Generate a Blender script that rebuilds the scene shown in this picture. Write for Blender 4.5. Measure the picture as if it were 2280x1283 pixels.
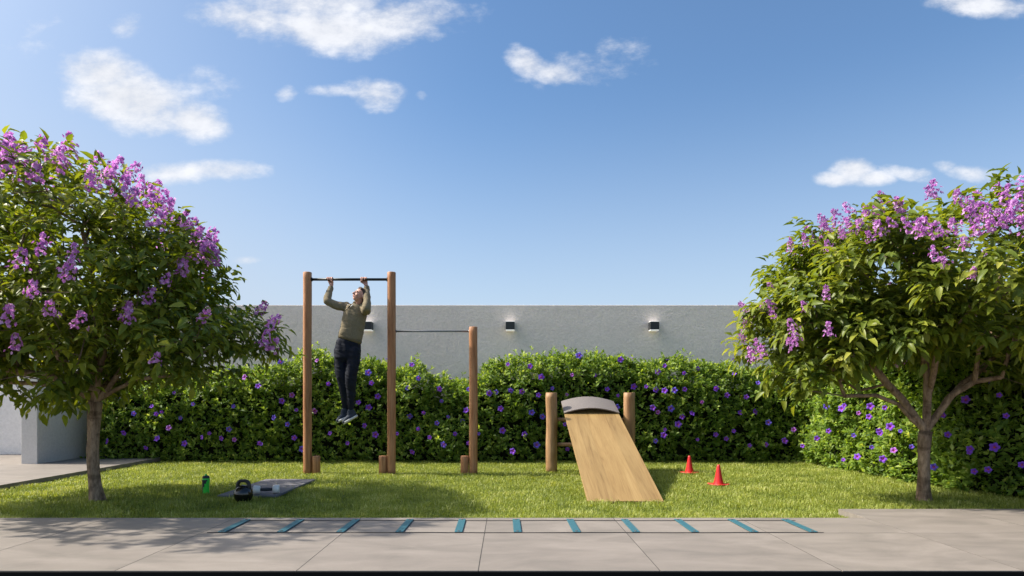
import bpy, bmesh, math, random
import numpy as np
from mathutils import Vector, Matrix, noise as mnoise

for o in list(bpy.data.objects):
    bpy.data.objects.remove(o)
S = bpy.context.scene
C = S.collection
PI = math.pi
R = math.radians

# ------------------------------------------------------------------ camera, world, sun, exposure
CAMH = 1.05                 # camera height above the lawn
F = 1440.0                  # focal length in photograph pixels (2280 wide)
VX, VY = 1129.0, 888.0      # vanishing point of the depth axis
cam_d = bpy.data.cameras.new('camera'); cam = bpy.data.objects.new('camera', cam_d); C.objects.link(cam)
cam.location = (0, 0, CAMH); cam.rotation_euler = (R(90), 0, 0)
cam_d.sensor_width = 36; cam_d.lens = 36 * F / 2280
cam_d.shift_x = (1140 - VX) / 2280; cam_d.shift_y = (VY - 641.5) / 2280
cam_d.clip_end = 2000; cam_d.clip_start = 0.05
S.camera = cam
S.render.resolution_x, S.render.resolution_y = 1024, 576
S.view_settings.view_transform = 'Standard'; S.view_settings.look = 'None'
S.view_settings.gamma = 1; S.view_settings.use_curve_mapping = False
S.view_settings.exposure = 0.6

SUN_EL = R(44.5); SUN_K = -0.07       # light travels along (+1, SUN_K)
to_sun = Vector((-1, -SUN_K, math.tan(SUN_EL) * math.hypot(1, SUN_K))).normalized()
sun_d = bpy.data.lights.new('sun', 'SUN'); sun = bpy.data.objects.new('sun', sun_d); C.objects.link(sun)
sun_d.energy = 4.6; sun_d.angle = R(0.9); sun_d.color = (1, .93, .82)
sun.rotation_euler = (-to_sun).to_track_quat('-Z', 'Y').to_euler(); sun.location = (-8, 2, 9)

W = bpy.data.worlds.new('World'); S.world = W; W.use_nodes = True
nt = W.node_tree; N = nt.nodes; L = nt.links; N.clear()
wo = N.new('ShaderNodeOutputWorld'); bg = N.new('ShaderNodeBackground')
sky = N.new('ShaderNodeTexSky'); sky.sky_type = 'NISHITA'; sky.sun_disc = False
sky.sun_elevation = SUN_EL; sky.sun_rotation = math.atan2(to_sun.x, to_sun.y)
sky.air_density = 1.0; sky.dust_density = 0.6; sky.ozone_density = 1.5; sky.altitude = 0
SKY_STRENGTH = 0.115; AUREOLE = 40.0
bg.inputs['Strength'].default_value = SKY_STRENGTH

def wm(op, a, b=None, c=None):
    n = N.new('ShaderNodeMath'); n.operation = op
    for i, v in enumerate((a, b, c)):
        if v is None: continue
        if isinstance(v, (int, float)): n.inputs[i].default_value = v
        else: L.new(v, n.inputs[i])
    return n.outputs[0]
tc = N.new('ShaderNodeTexCoord'); sp = N.new('ShaderNodeSeparateXYZ'); L.new(tc.outputs['Generated'], sp.inputs[0])
ysafe = wm('MAXIMUM', sp.outputs['Y'], 0.05)
U = wm('DIVIDE', sp.outputs['X'], ysafe); Vv = wm('DIVIDE', sp.outputs['Z'], ysafe)
# clouds: direction (tangents of azimuth and elevation), half sizes, tilt, density
CL = [(560, 40, 135, 40, .10, 1.), (720, 62, 175, 48, .08, 1.1), (880, 45, 150, 52, -.1, 1.), (970, 25, 60, 45, .5, .7),
      (700, 10, 190, 35, 0, 1.), (290, 58, 42, 26, 0, .75), (230, 165, 88, 50, .1, 1.3), (300, 225, 140, 64, .25, 1.4), (430, 265, 85, 40, .25, 1.25),
      (460, 190, 75, 30, .1, .42), (380, 385, 95, 20, 0, .85), (480, 378, 100, 20, .0, .9), (840, 210, 62, 30, .1, 1.), (770, 203, 70, 12, 0, .6),
      (850, 246, 28, 8, 0, .5), (635, 208, 22, 13, 0, .6), (938, 213, 12, 10, 0, .5), (1175, 140, 42, 24, .5, .9), (1240, 165, 60, 24, .2, .85),
      (1300, 150, 90, 34, -.2, .5), (1360, 110, 55, 26, -.2, .38), (1898, 378, 44, 30, 0, 1.1), (1862, 398, 40, 15, 0, 1.), (1942, 396, 44, 15, 0, .9), (2010, 385, 45, 12, .2, .55), (2045, 390, 24, 9, -.3, .5),
      (2170, 388, 58, 16, .2, .7), (2110, 370, 22, 10, 0, .5), (2245, 395, 25, 8, 0, .5), (2180, 8, 105, 26, .1, 1.), (550, 580, 32, 9, 0, .7),
      (60, 30, 80, 40, 0, .12), (-260, 60, 120, 55, 0, .9), (-420, 220, 160, 60, 0, .9), (2500, 150, 170, 60, 0, .9),
      (2720, 420, 150, 40, 0, .8), (1400, -160, 190, 55, .1, .9), (300, -220, 220, 70, 0, .9)]
fld = None
nz1 = N.new('ShaderNodeTexNoise'); nz1.inputs['Scale'].default_value = 5.5; nz1.inputs['Detail'].default_value = 9; nz1.inputs['Roughness'].default_value = .6
cmb = N.new('ShaderNodeCombineXYZ'); L.new(U, cmb.inputs[0]); L.new(wm('MULTIPLY', Vv, 1.7), cmb.inputs[1]); cmb.inputs[2].default_value = 3.7
L.new(cmb.outputs[0], nz1.inputs['Vector'])
nz2 = N.new('ShaderNodeTexNoise'); nz2.inputs['Scale'].default_value = 16; nz2.inputs['Detail'].default_value = 8; nz2.inputs['Roughness'].default_value = .62
L.new(cmb.outputs[0], nz2.inputs['Vector'])
for (px, py, a, b, t, w) in CL:
    u0, v0 = (px - VX) / F, (VY - py) / F
    a, b = a * 1.32 / F, b * 1.36 / F; t = -t
    du = wm('SUBTRACT', U, u0); dv = wm('SUBTRACT', Vv, v0)
    ca, sa = math.cos(t), math.sin(t)
    e1 = wm('MULTIPLY_ADD', du, ca / a, wm('MULTIPLY', dv, sa / a)); e2 = wm('MULTIPLY_ADD', du, -sa / b, wm('MULTIPLY', dv, ca / b))
    d = wm('MULTIPLY_ADD', e1, e1, wm('MULTIPLY', e2, e2))
    f = wm('MULTIPLY', wm('SUBTRACT', 1.0, d), w * 1.3)
    fld = f if fld is None else wm('MAXIMUM', fld, f)
fld = wm('MAXIMUM', fld, -1.2)
nsum = wm('ADD', wm('MULTIPLY', wm('SUBTRACT', nz1.outputs['Fac'], .5), 3.0), wm('MULTIPLY', wm('SUBTRACT', nz2.outputs['Fac'], .5), 2.9))
dens = wm('ADD', fld, nsum)
mr = N.new('ShaderNodeMapRange'); mr.interpolation_type = 'SMOOTHSTEP'; L.new(dens, mr.inputs[0])
mr.inputs[1].default_value = -.02; mr.inputs[2].default_value = 1.75; mr.inputs[3].default_value = 0; mr.inputs[4].default_value = .93
mask = wm('MULTIPLY', mr.outputs[0], wm('GREATER_THAN', sp.outputs['Y'], 0.06))
# the sky turned to a milkier blue, as the photograph's air is
hs = N.new('ShaderNodeHueSaturation'); hs.inputs['Saturation'].default_value = 1.2; L.new(sky.outputs[0], hs.inputs['Color'])
# pale haze near the horizon and towards the sun side
hz = N.new('ShaderNodeMapRange'); L.new(sp.outputs['Z'], hz.inputs[0]); hz.inputs[1].default_value = .0; hz.inputs[2].default_value = .45
hz.inputs[3].default_value = .74; hz.inputs[4].default_value = .05; hz.interpolation_type = 'SMOOTHSTEP'
hx = N.new('ShaderNodeMapRange'); L.new(sp.outputs['X'], hx.inputs[0]); hx.inputs[1].default_value = .0; hx.inputs[2].default_value = -.75
hx.inputs[3].default_value = 0; hx.inputs[4].default_value = .5; hx.interpolation_type = 'SMOOTHSTEP'
hzf = wm('MINIMUM', wm('ADD', hz.outputs[0], hx.outputs[0]), .8)
mixh = N.new('ShaderNodeMix'); mixh.data_type = 'RGBA'; L.new(hzf, mixh.inputs[0]); L.new(hs.outputs[0], mixh.inputs[6])
mixh.inputs[7].default_value = (3.45, 3.95, 4.7, 1)
dt = N.new('ShaderNodeVectorMath'); dt.operation = 'DOT_PRODUCT'; L.new(tc.outputs['Generated'], dt.inputs[0]); dt.inputs[1].default_value = to_sun
aur = wm('MULTIPLY', wm('POWER', wm('MAXIMUM', dt.outputs['Value'], 0.0), 14.0), AUREOLE)      # bright hazy air round the sun
av = N.new('ShaderNodeVectorMath'); av.operation = 'SCALE'; av.inputs[0].default_value = (1.0, .93, .82); L.new(aur, av.inputs['Scale'])
aa = N.new('ShaderNodeVectorMath'); aa.operation = 'ADD'; L.new(mixh.outputs[2], aa.inputs[0]); L.new(av.outputs[0], aa.inputs[1])
mixc = N.new('ShaderNodeMix'); mixc.data_type = 'RGBA'; L.new(mask, mixc.inputs[0]); L.new(aa.outputs[0], mixc.inputs[6])
ccol = N.new('ShaderNodeMapRange'); L.new(wm('ADD', nz2.outputs['Fac'], wm('MULTIPLY', nz1.outputs['Fac'], .6)), ccol.inputs[0]); ccol.inputs[1].default_value = .6; ccol.inputs[2].default_value = 1.0
ccol.inputs[3].default_value = .80; ccol.inputs[4].default_value = 1.0
cc = N.new('ShaderNodeVectorMath'); cc.operation = 'SCALE'; cc.inputs[0].default_value = (5.7, 5.8, 6.1); L.new(ccol.outputs[0], cc.inputs['Scale'])
L.new(cc.outputs[0], mixc.inputs[7])
L.new(mixc.outputs[2], bg.inputs['Color']); L.new(bg.outputs[0], wo.inputs[0])
W.cycles.sampling_method = 'MANUAL'; W.cycles.sample_map_resolution = 512
S.cycles.max_bounces = 8; S.cycles.transparent_max_bounces = 8

# ------------------------------------------------------------------ helpers
def at(px, py, Y):
    """point of the place seen at photograph pixel px, py when it stands Y metres away"""
    return Vector(((px - VX) * Y / F, Y, CAMH + (VY - py) * Y / F))

def link(o, parent=None):
    C.objects.link(o)
    if parent is not None:
        o.parent = parent
        o.matrix_parent_inverse = parent_matrix(parent).inverted()
    return o
def parent_matrix(p):
    m = p.matrix_basis.copy(); q = p
    while q.parent is not None:
        m = q.parent.matrix_basis @ q.matrix_parent_inverse @ m if False else m
        q = q.parent
    return world_matrix(p)
def world_matrix(p):
    if p.parent is None: return p.matrix_basis.copy()
    return world_matrix(p.parent) @ p.matrix_parent_inverse @ p.matrix_basis
def empty(name, loc, label=None, cat=None, group=None, kind=None):
    o = bpy.data.objects.new(name, None); C.objects.link(o); o.location = loc; o.empty_display_size = .1
    tag(o, label, cat, group, kind); return o
def tag(o, label=None, cat=None, group=None, kind=None):
    if label: o['label'] = label
    if cat: o['category'] = cat
    if group: o['group'] = group
    if kind: o['kind'] = kind
    return o
def mesh_obj(name, me, mat, parent=None, smooth=False, loc=None):
    o = bpy.data.objects.new(name, me)
    if mat is not None and not me.materials: me.materials.append(mat)
    if smooth: me.shade_smooth()
    if loc is not None: o.location = loc
    link(o, parent); return o
def bm_obj(name, bm, mat, parent=None, smooth=False, loc=None):
    bmesh.ops.recalc_face_normals(bm, faces=bm.faces)
    me = bpy.data.meshes.new(name); bm.to_mesh(me); bm.free()
    return mesh_obj(name, me, mat, parent, smooth, loc)
def box_bm(bm, x0, x1, y0, y1, z0, z1, bev=0, seg=1):
    r = bmesh.ops.create_cube(bm, size=1)
    for v in r['verts']:
        v.co = ((x0 + x1) / 2 + v.co.x * (x1 - x0), (y0 + y1) / 2 + v.co.y * (y1 - y0), (z0 + z1) / 2 + v.co.z * (z1 - z0))
    if bev:
        es = list({e for v in r['verts'] for e in v.link_edges})
        bmesh.ops.bevel(bm, geom=es, offset=bev, segments=seg, affect='EDGES', profile=.6)
    return bm
def np_mesh(name, V, faces_flat, sizes, attrs=None, smooth=False):
    me = bpy.data.meshes.new(name)
    V = np.ascontiguousarray(V, dtype=np.float32); nl = len(faces_flat); nf = len(sizes)
    me.vertices.add(len(V)); me.vertices.foreach_set('co', V.ravel())
    me.loops.add(nl); me.loops.foreach_set('vertex_index', np.asarray(faces_flat, dtype=np.int32))
    me.polygons.add(nf); st = np.zeros(nf, dtype=np.int32); st[1:] = np.cumsum(sizes)[:-1]
    me.polygons.foreach_set('loop_start', st)
    if smooth: me.polygons.foreach_set('use_smooth', np.ones(nf, dtype=bool))
    me.update(calc_edges=True)
    for k, a in (attrs or {}).items():
        at_ = me.attributes.new(k, 'FLOAT', 'POINT'); at_.data.foreach_set('value', np.asarray(a, dtype=np.float32))
    return me
def tube(pts, rads, sides=8, cap=True, jitter=0, rng=None):
    """bmesh tube along points, with ring noise"""
    bm = bmesh.new(); tube_into(bm, pts, rads, sides, cap, jitter, rng); return bm
def tube_into(bm, pts, rads, sides=8, cap=True, jitter=0, rng=None):
    pts = [Vector(p) for p in pts]; prev = None; n = len(pts)
    d0 = (pts[1] - pts[0]).normalized()
    a = Vector((1, 0, 0)) if abs(d0.x) < .8 else Vector((0, 0, 1))
    a = (a - d0 * a.dot(d0)).normalized(); first = None
    for i, p in enumerate(pts):
        d = (pts[min(i + 1, n - 1)] - pts[max(i - 1, 0)]).normalized()
        a = (a - d * a.dot(d)).normalized(); b = d.cross(a)
        ring = []
        for k in range(sides):
            t = 2 * PI * k / sides; r = rads[i] if not callable(rads) else rads(i, t)
            if jitter: r *= 1 + jitter * mnoise.noise(Vector((math.cos(t) * 1.3, math.sin(t) * 1.3, 0)) + p * 9)
            ring.append(bm.verts.new(p + a * (math.cos(t) * r) + b * (math.sin(t) * r)))
        if prev:
            for k in range(sides): bm.faces.new((prev[k], prev[(k + 1) % sides], ring[(k + 1) % sides], ring[k]))
        else: first = ring
        prev = ring
    if cap: bm.faces.new(first[::-1]); bm.faces.new(prev)
def lathe(prof, sides=32, c=(0, 0, 0)):
    bm = bmesh.new(); prev = None
    for (r, z) in prof:
        if r < 1e-6: ring = [bm.verts.new((c[0], c[1], c[2] + z))]
        else: ring = [bm.verts.new((c[0] + r * math.cos(2 * PI * k / sides), c[1] + r * math.sin(2 * PI * k / sides), c[2] + z)) for k in range(sides)]
        if prev:
            for k in range(sides):
                k2 = (k + 1) % sides
                if len(prev) == 1: bm.faces.new((prev[0], ring[k], ring[k2]))
                elif len(ring) == 1: bm.faces.new((prev[k], prev[k2], ring[0]))
                else: bm.faces.new((prev[k], prev[k2], ring[k2], ring[k]))
        prev = ring
    return bm

# ------------------------------------------------------------------ materials
def new_mat(name):
    m = bpy.data.materials.new(name); m.use_nodes = True; t = m.node_tree
    return m, t, t.nodes['Principled BSDF'], t.nodes['Material Output']
def ramp(t, fac, stops):
    r = t.nodes.new('ShaderNodeValToRGB'); t.links.new(fac, r.inputs[0]); e = r.color_ramp.elements
    while len(e) < len(stops): e.new(.5)
    for el, (p, c) in zip(e, stops): el.position = p; el.color = (*c, 1)
    return r.outputs[0]
def noise_tex(t, scale, detail=4, rough=.5, stretch=None, coord='Object', dist=0):
    c = t.nodes.new('ShaderNodeTexCoord'); n = t.nodes.new('ShaderNodeTexNoise')
    n.inputs['Scale'].default_value = scale; n.inputs['Detail'].default_value = detail; n.inputs['Roughness'].default_value = rough; n.inputs['Distortion'].default_value = dist
    if stretch:
        mp = t.nodes.new('ShaderNodeMapping'); mp.inputs['Scale'].default_value = stretch; t.links.new(c.outputs[coord], mp.inputs[0]); t.links.new(mp.outputs[0], n.inputs['Vector'])
    else: t.links.new(c.outputs[coord], n.inputs['Vector'])
    return n.outputs['Fac']
def bump(t, b, h, strength, dist):
    n = t.nodes.new('ShaderNodeBump'); n.inputs['Strength'].default_value = strength; n.inputs['Distance'].default_value = dist
    t.links.new(h, n.inputs['Height']); t.links.new(n.outputs[0], b.inputs['Normal'])
def mixrgb(t, f, a, b, mode='MIX'):
    n = t.nodes.new('ShaderNodeMix'); n.data_type = 'RGBA'; n.blend_type = mode
    for s, v in ((0, f), (6, a), (7, b)):
        if isinstance(v, (int, float)): n.inputs[s].default_value = v
        elif isinstance(v, tuple): n.inputs[s].default_value = (*v, 1)
        else: t.links.new(v, n.inputs[s])
    return n.outputs[2]
def simple(name, col, rough=.6, metal=0, var=.12, scale=30, bmp=0, bdist=.002, coat=0, spec=.5, detail=4):
    m, t, b, o = new_mat(name)
    n = noise_tex(t, scale, detail)
    lo = tuple(c * (1 - var) for c in col); hi = tuple(min(1, c * (1 + var)) for c in col)
    t.links.new(ramp(t, n, [(.3, lo), (.7, hi)]), b.inputs['Base Color'])
    b.inputs['Roughness'].default_value = rough; b.inputs['Metallic'].default_value = metal; b.inputs['Coat Weight'].default_value = coat
    b.inputs['Specular IOR Level'].default_value = spec
    if bmp: bump(t, b, noise_tex(t, scale * 2.5, 3), bmp, bdist)
    return m
def leaf_mat(name, stops, trans=.35, rough=.42, tcol=(1.5, 1.5, .6), attr='rnd', spec=.35):
    m, t, b, o = new_mat(name)
    a = t.nodes.new('ShaderNodeAttribute'); a.attribute_name = attr
    col = ramp(t, a.outputs['Fac'], stops)
    t.links.new(col, b.inputs['Base Color']); b.inputs['Roughness'].default_value = rough; b.inputs['Specular IOR Level'].default_value = spec
    tr = t.nodes.new('ShaderNodeBsdfTranslucent'); t.links.new(mixrgb(t, 1., col, tcol, 'MULTIPLY'), tr.inputs[0])
    mx = t.nodes.new('ShaderNodeMixShader'); mx.inputs[0].default_value = trans
    t.links.new(b.outputs[0], mx.inputs[1]); t.links.new(tr.outputs[0], mx.inputs[2]); t.links.new(mx.outputs[0], o.inputs[0])
    return m
def wood(name, c0, c1, c2, grain=(14, 14, .9), scale=2.2, rough=.55, bmp=.25, band=None):
    m, t, b, o = new_mat(name)
    n1 = noise_tex(t, scale, 6, .6, grain, dist=.5); n2 = noise_tex(t, scale * 5, 4, .6, (grain[0] * 1.2, grain[1] * 1.2, grain[2] * .8))
    col = ramp(t, n1, [(.32, c0), (.5, c1), (.7, c2)])
    col = mixrgb(t, .45, col, ramp(t, n2, [(.35, (.55, .5, .45)), (.6, (1, 1, 1))]), 'MULTIPLY')
    big = noise_tex(t, 1.1, 2, .5, (grain[0] * .12, grain[1] * .12, max(.3, grain[2] * .5)))
    col = mixrgb(t, .5, col, ramp(t, big, [(.3, (.72, .66, .6)), (.65, (1, 1, 1))]), 'MULTIPLY')
    t.links.new(col, b.inputs['Base Color']); b.inputs['Roughness'].default_value = rough; b.inputs['Specular IOR Level'].default_value = .3
    bump(t, b, n1, bmp, .004); return m

# plaster
def plaster(name, lo, hi, bs=1.):
    m, t, b, o = new_mat(name)
    big = noise_tex(t, .7, 4, .55, (1, 1, 1.4)); fine = noise_tex(t, 26, 5, .65); mid = noise_tex(t, 9, 3, .5)
    col = ramp(t, big, [(.3, lo), (.7, hi)]); col = mixrgb(t, .35, col, ramp(t, fine, [(.35, (.72, .72, .72)), (.6, (1, 1, 1))]), 'MULTIPLY')
    t.links.new(col, b.inputs['Base Color']); b.inputs['Roughness'].default_value = .92; b.inputs['Specular IOR Level'].default_value = .15
    ad = t.nodes.new('ShaderNodeMath'); ad.operation = 'MULTIPLY_ADD'; t.links.new(mid, ad.inputs[0]); ad.inputs[1].default_value = .7; t.links.new(fine, ad.inputs[2])
    bump(t, b, ad.outputs[0], bs, .012); return m
M_wall = plaster('grey_stucco', (.87, .755, .675), (.93, .81, .725))
M_wall_w = plaster('pale_stucco', (.74, .715, .69), (.80, .775, .75))
M_wing = plaster('pale_grey_stucco', (.60, .575, .55), (.64, .615, .59), .6)

def paving():
    m, t, b, o = new_mat('porcelain_paving')
    oi = t.nodes.new('ShaderNodeObjectInfo'); c = t.nodes.new('ShaderNodeTexCoord')
    mp = t.nodes.new('ShaderNodeMapping'); t.links.new(c.outputs['Object'], mp.inputs[0])
    sc = t.nodes.new('ShaderNodeVectorMath'); sc.operation = 'SCALE'; sc.inputs[0].default_value = (17, 31, 9); t.links.new(oi.outputs['Random'], sc.inputs['Scale'])
    t.links.new(sc.outputs[0], mp.inputs['Location'])
    def nz(s, d, st=(1, 1, 1), dist=0.):
        q = t.nodes.new('ShaderNodeMapping'); q.inputs['Scale'].default_value = st; t.links.new(mp.outputs[0], q.inputs[0])
        n = t.nodes.new('ShaderNodeTexNoise'); n.inputs['Scale'].default_value = s; n.inputs['Detail'].default_value = d; n.inputs['Roughness'].default_value = .6; n.inputs['Distortion'].default_value = dist
        t.links.new(q.outputs[0], n.inputs['Vector']); return n.outputs['Fac']
    n1 = nz(1.6, 5, (1, 2.2, 1), .8); n2 = nz(7, 5, (1, 3, 1), .3); n3 = nz(70, 2)
    col = ramp(t, n1, [(.3, (.19, .168, .145)), (.5, (.24, .209, .180)), (.72, (.29, .253, .220))])
    col = mixrgb(t, .3, col, ramp(t, n2, [(.35, (.80, .79, .78)), (.65, (1, 1, 1))]), 'MULTIPLY')
    col = mixrgb(t, .15, col, ramp(t, n3, [(.4, (.8, .8, .8)), (.6, (1, 1, 1))]), 'MULTIPLY')
    v = t.nodes.new('ShaderNodeMapRange'); t.links.new(oi.outputs['Random'], v.inputs[0]); v.inputs[3].default_value = .95; v.inputs[4].default_value = 1.03
    h = t.nodes.new('ShaderNodeHueSaturation'); t.links.new(col, h.inputs['Color']); t.links.new(v.outputs[0], h.inputs['Value'])
    t.links.new(h.outputs[0], b.inputs['Base Color'])
    rr = t.nodes.new('ShaderNodeMapRange'); t.links.new(n2, rr.inputs[0]); rr.inputs[3].default_value = .5; rr.inputs[4].default_value = .72
    t.links.new(rr.outputs[0], b.inputs['Roughness']); b.inputs['Specular IOR Level'].default_value = .35
    bump(t, b, n3, .08, .002); return m
M_pave = paving()
M_joint = simple('dark_joint', (.05, .045, .04), .9)
M_edge = simple('black_edging', (.006, .006, .006), .7, spec=.1)
M_asphalt = simple('asphalt', (.05, .05, .05), .9, scale=60, bmp=.3)
M_soil = simple('lawn_soil', (.14, .16, .04), .95, var=.35, scale=9, bmp=.6, bdist=.01)
M_far = simple('dry_turf', (.10, .12, .045), .95, var=.3, scale=2)
M_grass = leaf_mat('grass_blades', [(0, (.13, .18, .026)), (.45, (.30, .355, .06)), (.8, (.45, .48, .13)), (1, (.72, .69, .34))], .38, .5, (1.25, 1.2, .5))
M_leaf = leaf_mat('tree_leaf', [(0, (.055, .095, .016)), (.5, (.155, .20, .026)), (.85, (.30, .32, .045)), (1, (.46, .44, .09))], .36, .42, (1.8, 1.7, .5), spec=.3)
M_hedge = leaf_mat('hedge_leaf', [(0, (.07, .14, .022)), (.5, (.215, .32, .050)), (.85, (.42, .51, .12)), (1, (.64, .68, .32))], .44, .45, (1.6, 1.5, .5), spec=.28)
M_bloss = leaf_mat('pink_purple_blossom', [(0, (.44, .13, .48)), (.5, (.68, .31, .70)), (1, (.85, .60, .86))], .45, .6, (1.1, .9, 1.1), spec=.2)
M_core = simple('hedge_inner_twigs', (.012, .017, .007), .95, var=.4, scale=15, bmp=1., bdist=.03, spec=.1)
def flower_mat(name, c_edge, c_mid):
    return leaf_mat(name, [(0, (.75, .28, .03)), (.14, (.55, .10, .05)), (.2, c_mid), (1, c_edge)], .3, .55, (1.1, .9, 1.2), attr='rad', spec=.2)
M_fl = [flower_mat('violet_petals', (.22, .10, .72), (.30, .06, .58)), flower_mat('blue_violet_petals', (.14, .14, .76), (.24, .09, .6)),
        flower_mat('mauve_petals', (.46, .20, .72), (.44, .09, .5))]
def bark(name, lo, hi):
    m, t, b, o = new_mat(name)
    n = noise_tex(t, 5, 7, .65, (2.2, 2.2, .8), dist=1.); n2 = noise_tex(t, 30, 5, .6, (1.5, 1.5, .5)); n3 = noise_tex(t, 3.2, 4, .6, (1, 1, 3))
    col = ramp(t, n, [(.32, lo), (.6, hi)]); col = mixrgb(t, .6, col, ramp(t, n2, [(.35, (.35, .33, .3)), (.6, (1, 1, 1))]), 'MULTIPLY')
    col = mixrgb(t, .55, col, ramp(t, n3, [(.36, (.3, .26, .22)), (.46, (1, 1, 1))]), 'MULTIPLY')
    t.links.new(col, b.inputs['Base Color']); b.inputs['Roughness'].default_value = .9; b.inputs['Specular IOR Level'].default_value = .2
    bump(t, b, n2, .7, .012); return m
M_bark = bark('brown_bark', (.16, .10, .062), (.42, .295, .20))
M_twig = simple('twig_bark', (.16, .115, .08), .9, var=.3)
M_post = wood('stained_post_wood', (.32, .14, .058), (.48, .23, .11), (.58, .315, .16))
M_log = wood('pale_log_wood', (.27, .145, .065), (.40, .235, .115), (.50, .31, .165), (7, 7, .9))
def board():
    m, t, b, o = new_mat('light_oak_board')
    c = t.nodes.new('ShaderNodeTexCoord'); s = t.nodes.new('ShaderNodeSeparateXYZ'); t.links.new(c.outputs['Object'], s.inputs[0])
    # staves across the width
    def M(op, a, b2):
        n = t.nodes.new('ShaderNodeMath'); n.operation = op
        for i, v in enumerate((a, b2)):
            if isinstance(v, (int, float)): n.inputs[i].default_value = v
            else: t.links.new(v, n.inputs[i])
        return n.outputs[0]
    st = M('FLOOR', M('MULTIPLY', s.outputs['X'], 7.1), 0.); wn = t.nodes.new('ShaderNodeTexWhiteNoise'); wn.noise_dimensions = '1D'; t.links.new(st, wn.inputs['W'])
    cmb = t.nodes.new('ShaderNodeCombineXYZ'); t.links.new(M('MULTIPLY', s.outputs['X'], 9.), cmb.inputs[0]); t.links.new(M('MULTIPLY', s.outputs['Y'], .55), cmb.inputs[1]); t.links.new(M('MULTIPLY', wn.outputs['Value'], 30.), cmb.inputs[2])
    n = t.nodes.new('ShaderNodeTexNoise'); n.inputs['Scale'].default_value = 1.7; n.inputs['Detail'].default_value = 8; n.inputs['Roughness'].default_value = .62; n.inputs['Distortion'].default_value = .5; t.links.new(cmb.outputs[0], n.inputs['Vector'])
    n2 = noise_tex(t, 6, 6, .7, (16, .45, 1))
    col = ramp(t, n.outputs['Fac'], [(.3, (.20, .118, .042)), (.42, (.285, .180, .068)), (.6, (.34, .223, .088)), (.8, (.385, .262, .112))])
    col = mixrgb(t, .4, col, ramp(t, n2, [(.36, (.60, .52, .45)), (.5, (1, 1, 1))]), 'MULTIPLY')
    v = t.nodes.new('ShaderNodeMapRange'); t.links.new(wn.outputs['Value'], v.inputs[0]); v.inputs[3].default_value = .9; v.inputs[4].default_value = 1.06
    h = t.nodes.new('ShaderNodeHueSaturation'); t.links.new(col, h.inputs['Color']); t.links.new(v.outputs[0], h.inputs['Value'])
    t.links.new(h.outputs[0], b.inputs['Base Color']); b.inputs['Roughness'].default_value = .5; b.inputs['Specular IOR Level'].default_value = .35
    bump(t, b, n2, .1, .002); return m
M_board = board()
M_board_edge = simple('brown_board_edge', (.30, .17, .08), .6)
M_arch = simple('grey_taupe_sheet', (.175, .152, .14), .6, var=.05)
M_bar_dark = simple('dark_steel_bar', (.02, .024, .024), .35, .6, spec=.5)
M_bar_grey = simple('grey_steel_bar', (.22, .23, .24), .35, .9)
M_lampbody = simple('anthracite_lamp', (.035, .038, .040), .5, .3, var=.05)
M_lampface = simple('anthracite_lamp_face', (.035, .038, .040), .5, .3, var=.05)
m, t, b, o = new_mat('lamp_glow'); b.inputs['Base Color'].default_value = (.85, .85, .83, 1); b.inputs['Emission Color'].default_value = (1, .96, .9, 1); b.inputs['Emission Strength'].default_value = .25
M_glow = m
M_red = simple('red_plastic', (.62, .02, .02), .38, var=.06, spec=.5)
M_black = simple('glossy_black_enamel', (.006, .006, .006), .16, var=.1, coat=.4)
M_blackm = simple('black_textured_iron', (.012, .012, .012), .45, bmp=.3, scale=80)
M_green = simple('lime_green_plastic', (.035, .60, .05), .35, var=.06)
M_dgrip = simple('dark_rubber', (.018, .024, .03), .55)
M_steel = simple('satin_steel', (.80, .77, .71), .42, .1, var=.08)
M_mat = simple('grey_foam_mat', (.15, .142, .152), .85, var=.1, scale=90, bmp=.15)
M_teal = simple('teal_plastic_rung', (.035, .125, .155), .5, var=.06, spec=.4)
M_strap = simple('dark_webbing', (.07, .062, .055), .85)
M_hoodie = simple('olive_sweatshirt', (.215, .178, .115), .9, var=.12, scale=60, bmp=.25, spec=.15)
M_rib = simple('olive_ribbing', (.16, .132, .084), .95, var=.2, scale=120, bmp=.4, spec=.1)
M_trouser = simple('navy_tracksuit', (.008, .0105, .020), .8, var=.2, scale=40, bmp=.15, spec=.25)
M_shoe = simple('slate_blue_mesh', (.028, .038, .058), .8, var=.25, scale=160, bmp=.4)
M_sole = simple('white_rubber', (.68, .68, .66), .6)
M_skin = simple('skin', (.56, .30, .22), .5, var=.10, scale=14, spec=.35)
M_hair = simple('brown_hair', (.055, .032, .02), .7, var=.5, scale=90, bmp=.8, bdist=.006)
M_lip = simple('lips', (.42, .13, .12), .45)
M_eye = simple('dark_eye', (.03, .02, .015), .3)

# ------------------------------------------------------------------ large structure
def grid_sheet(name, x0, x1, y0, y1, z, mat, kind='structure'):
    bm = bmesh.new(); vs = [bm.verts.new(p) for p in ((x0, y0, z), (x1, y0, z), (x1, y1, z), (x0, y1, z))]; bm.faces.new(vs)
    o = bm_obj(name, bm, mat); return tag(o, kind=kind)
grid_sheet('ground', -400, 400, -300, 500, -.06, M_far)
tag(grid_sheet('driveway', -14, 14, -6, 3.6, -.045, M_asphalt))
lawn = grid_sheet('lawn', -5.74, 9.5, 5.2, 11.38, -.004, M_soil)

TH = .07                                   # height of the paved surfaces
T0, TS = -.164, 1.036                      # joint grid of the terrace
JY = (3.68, 4.719, 5.325, 5.757)
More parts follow.
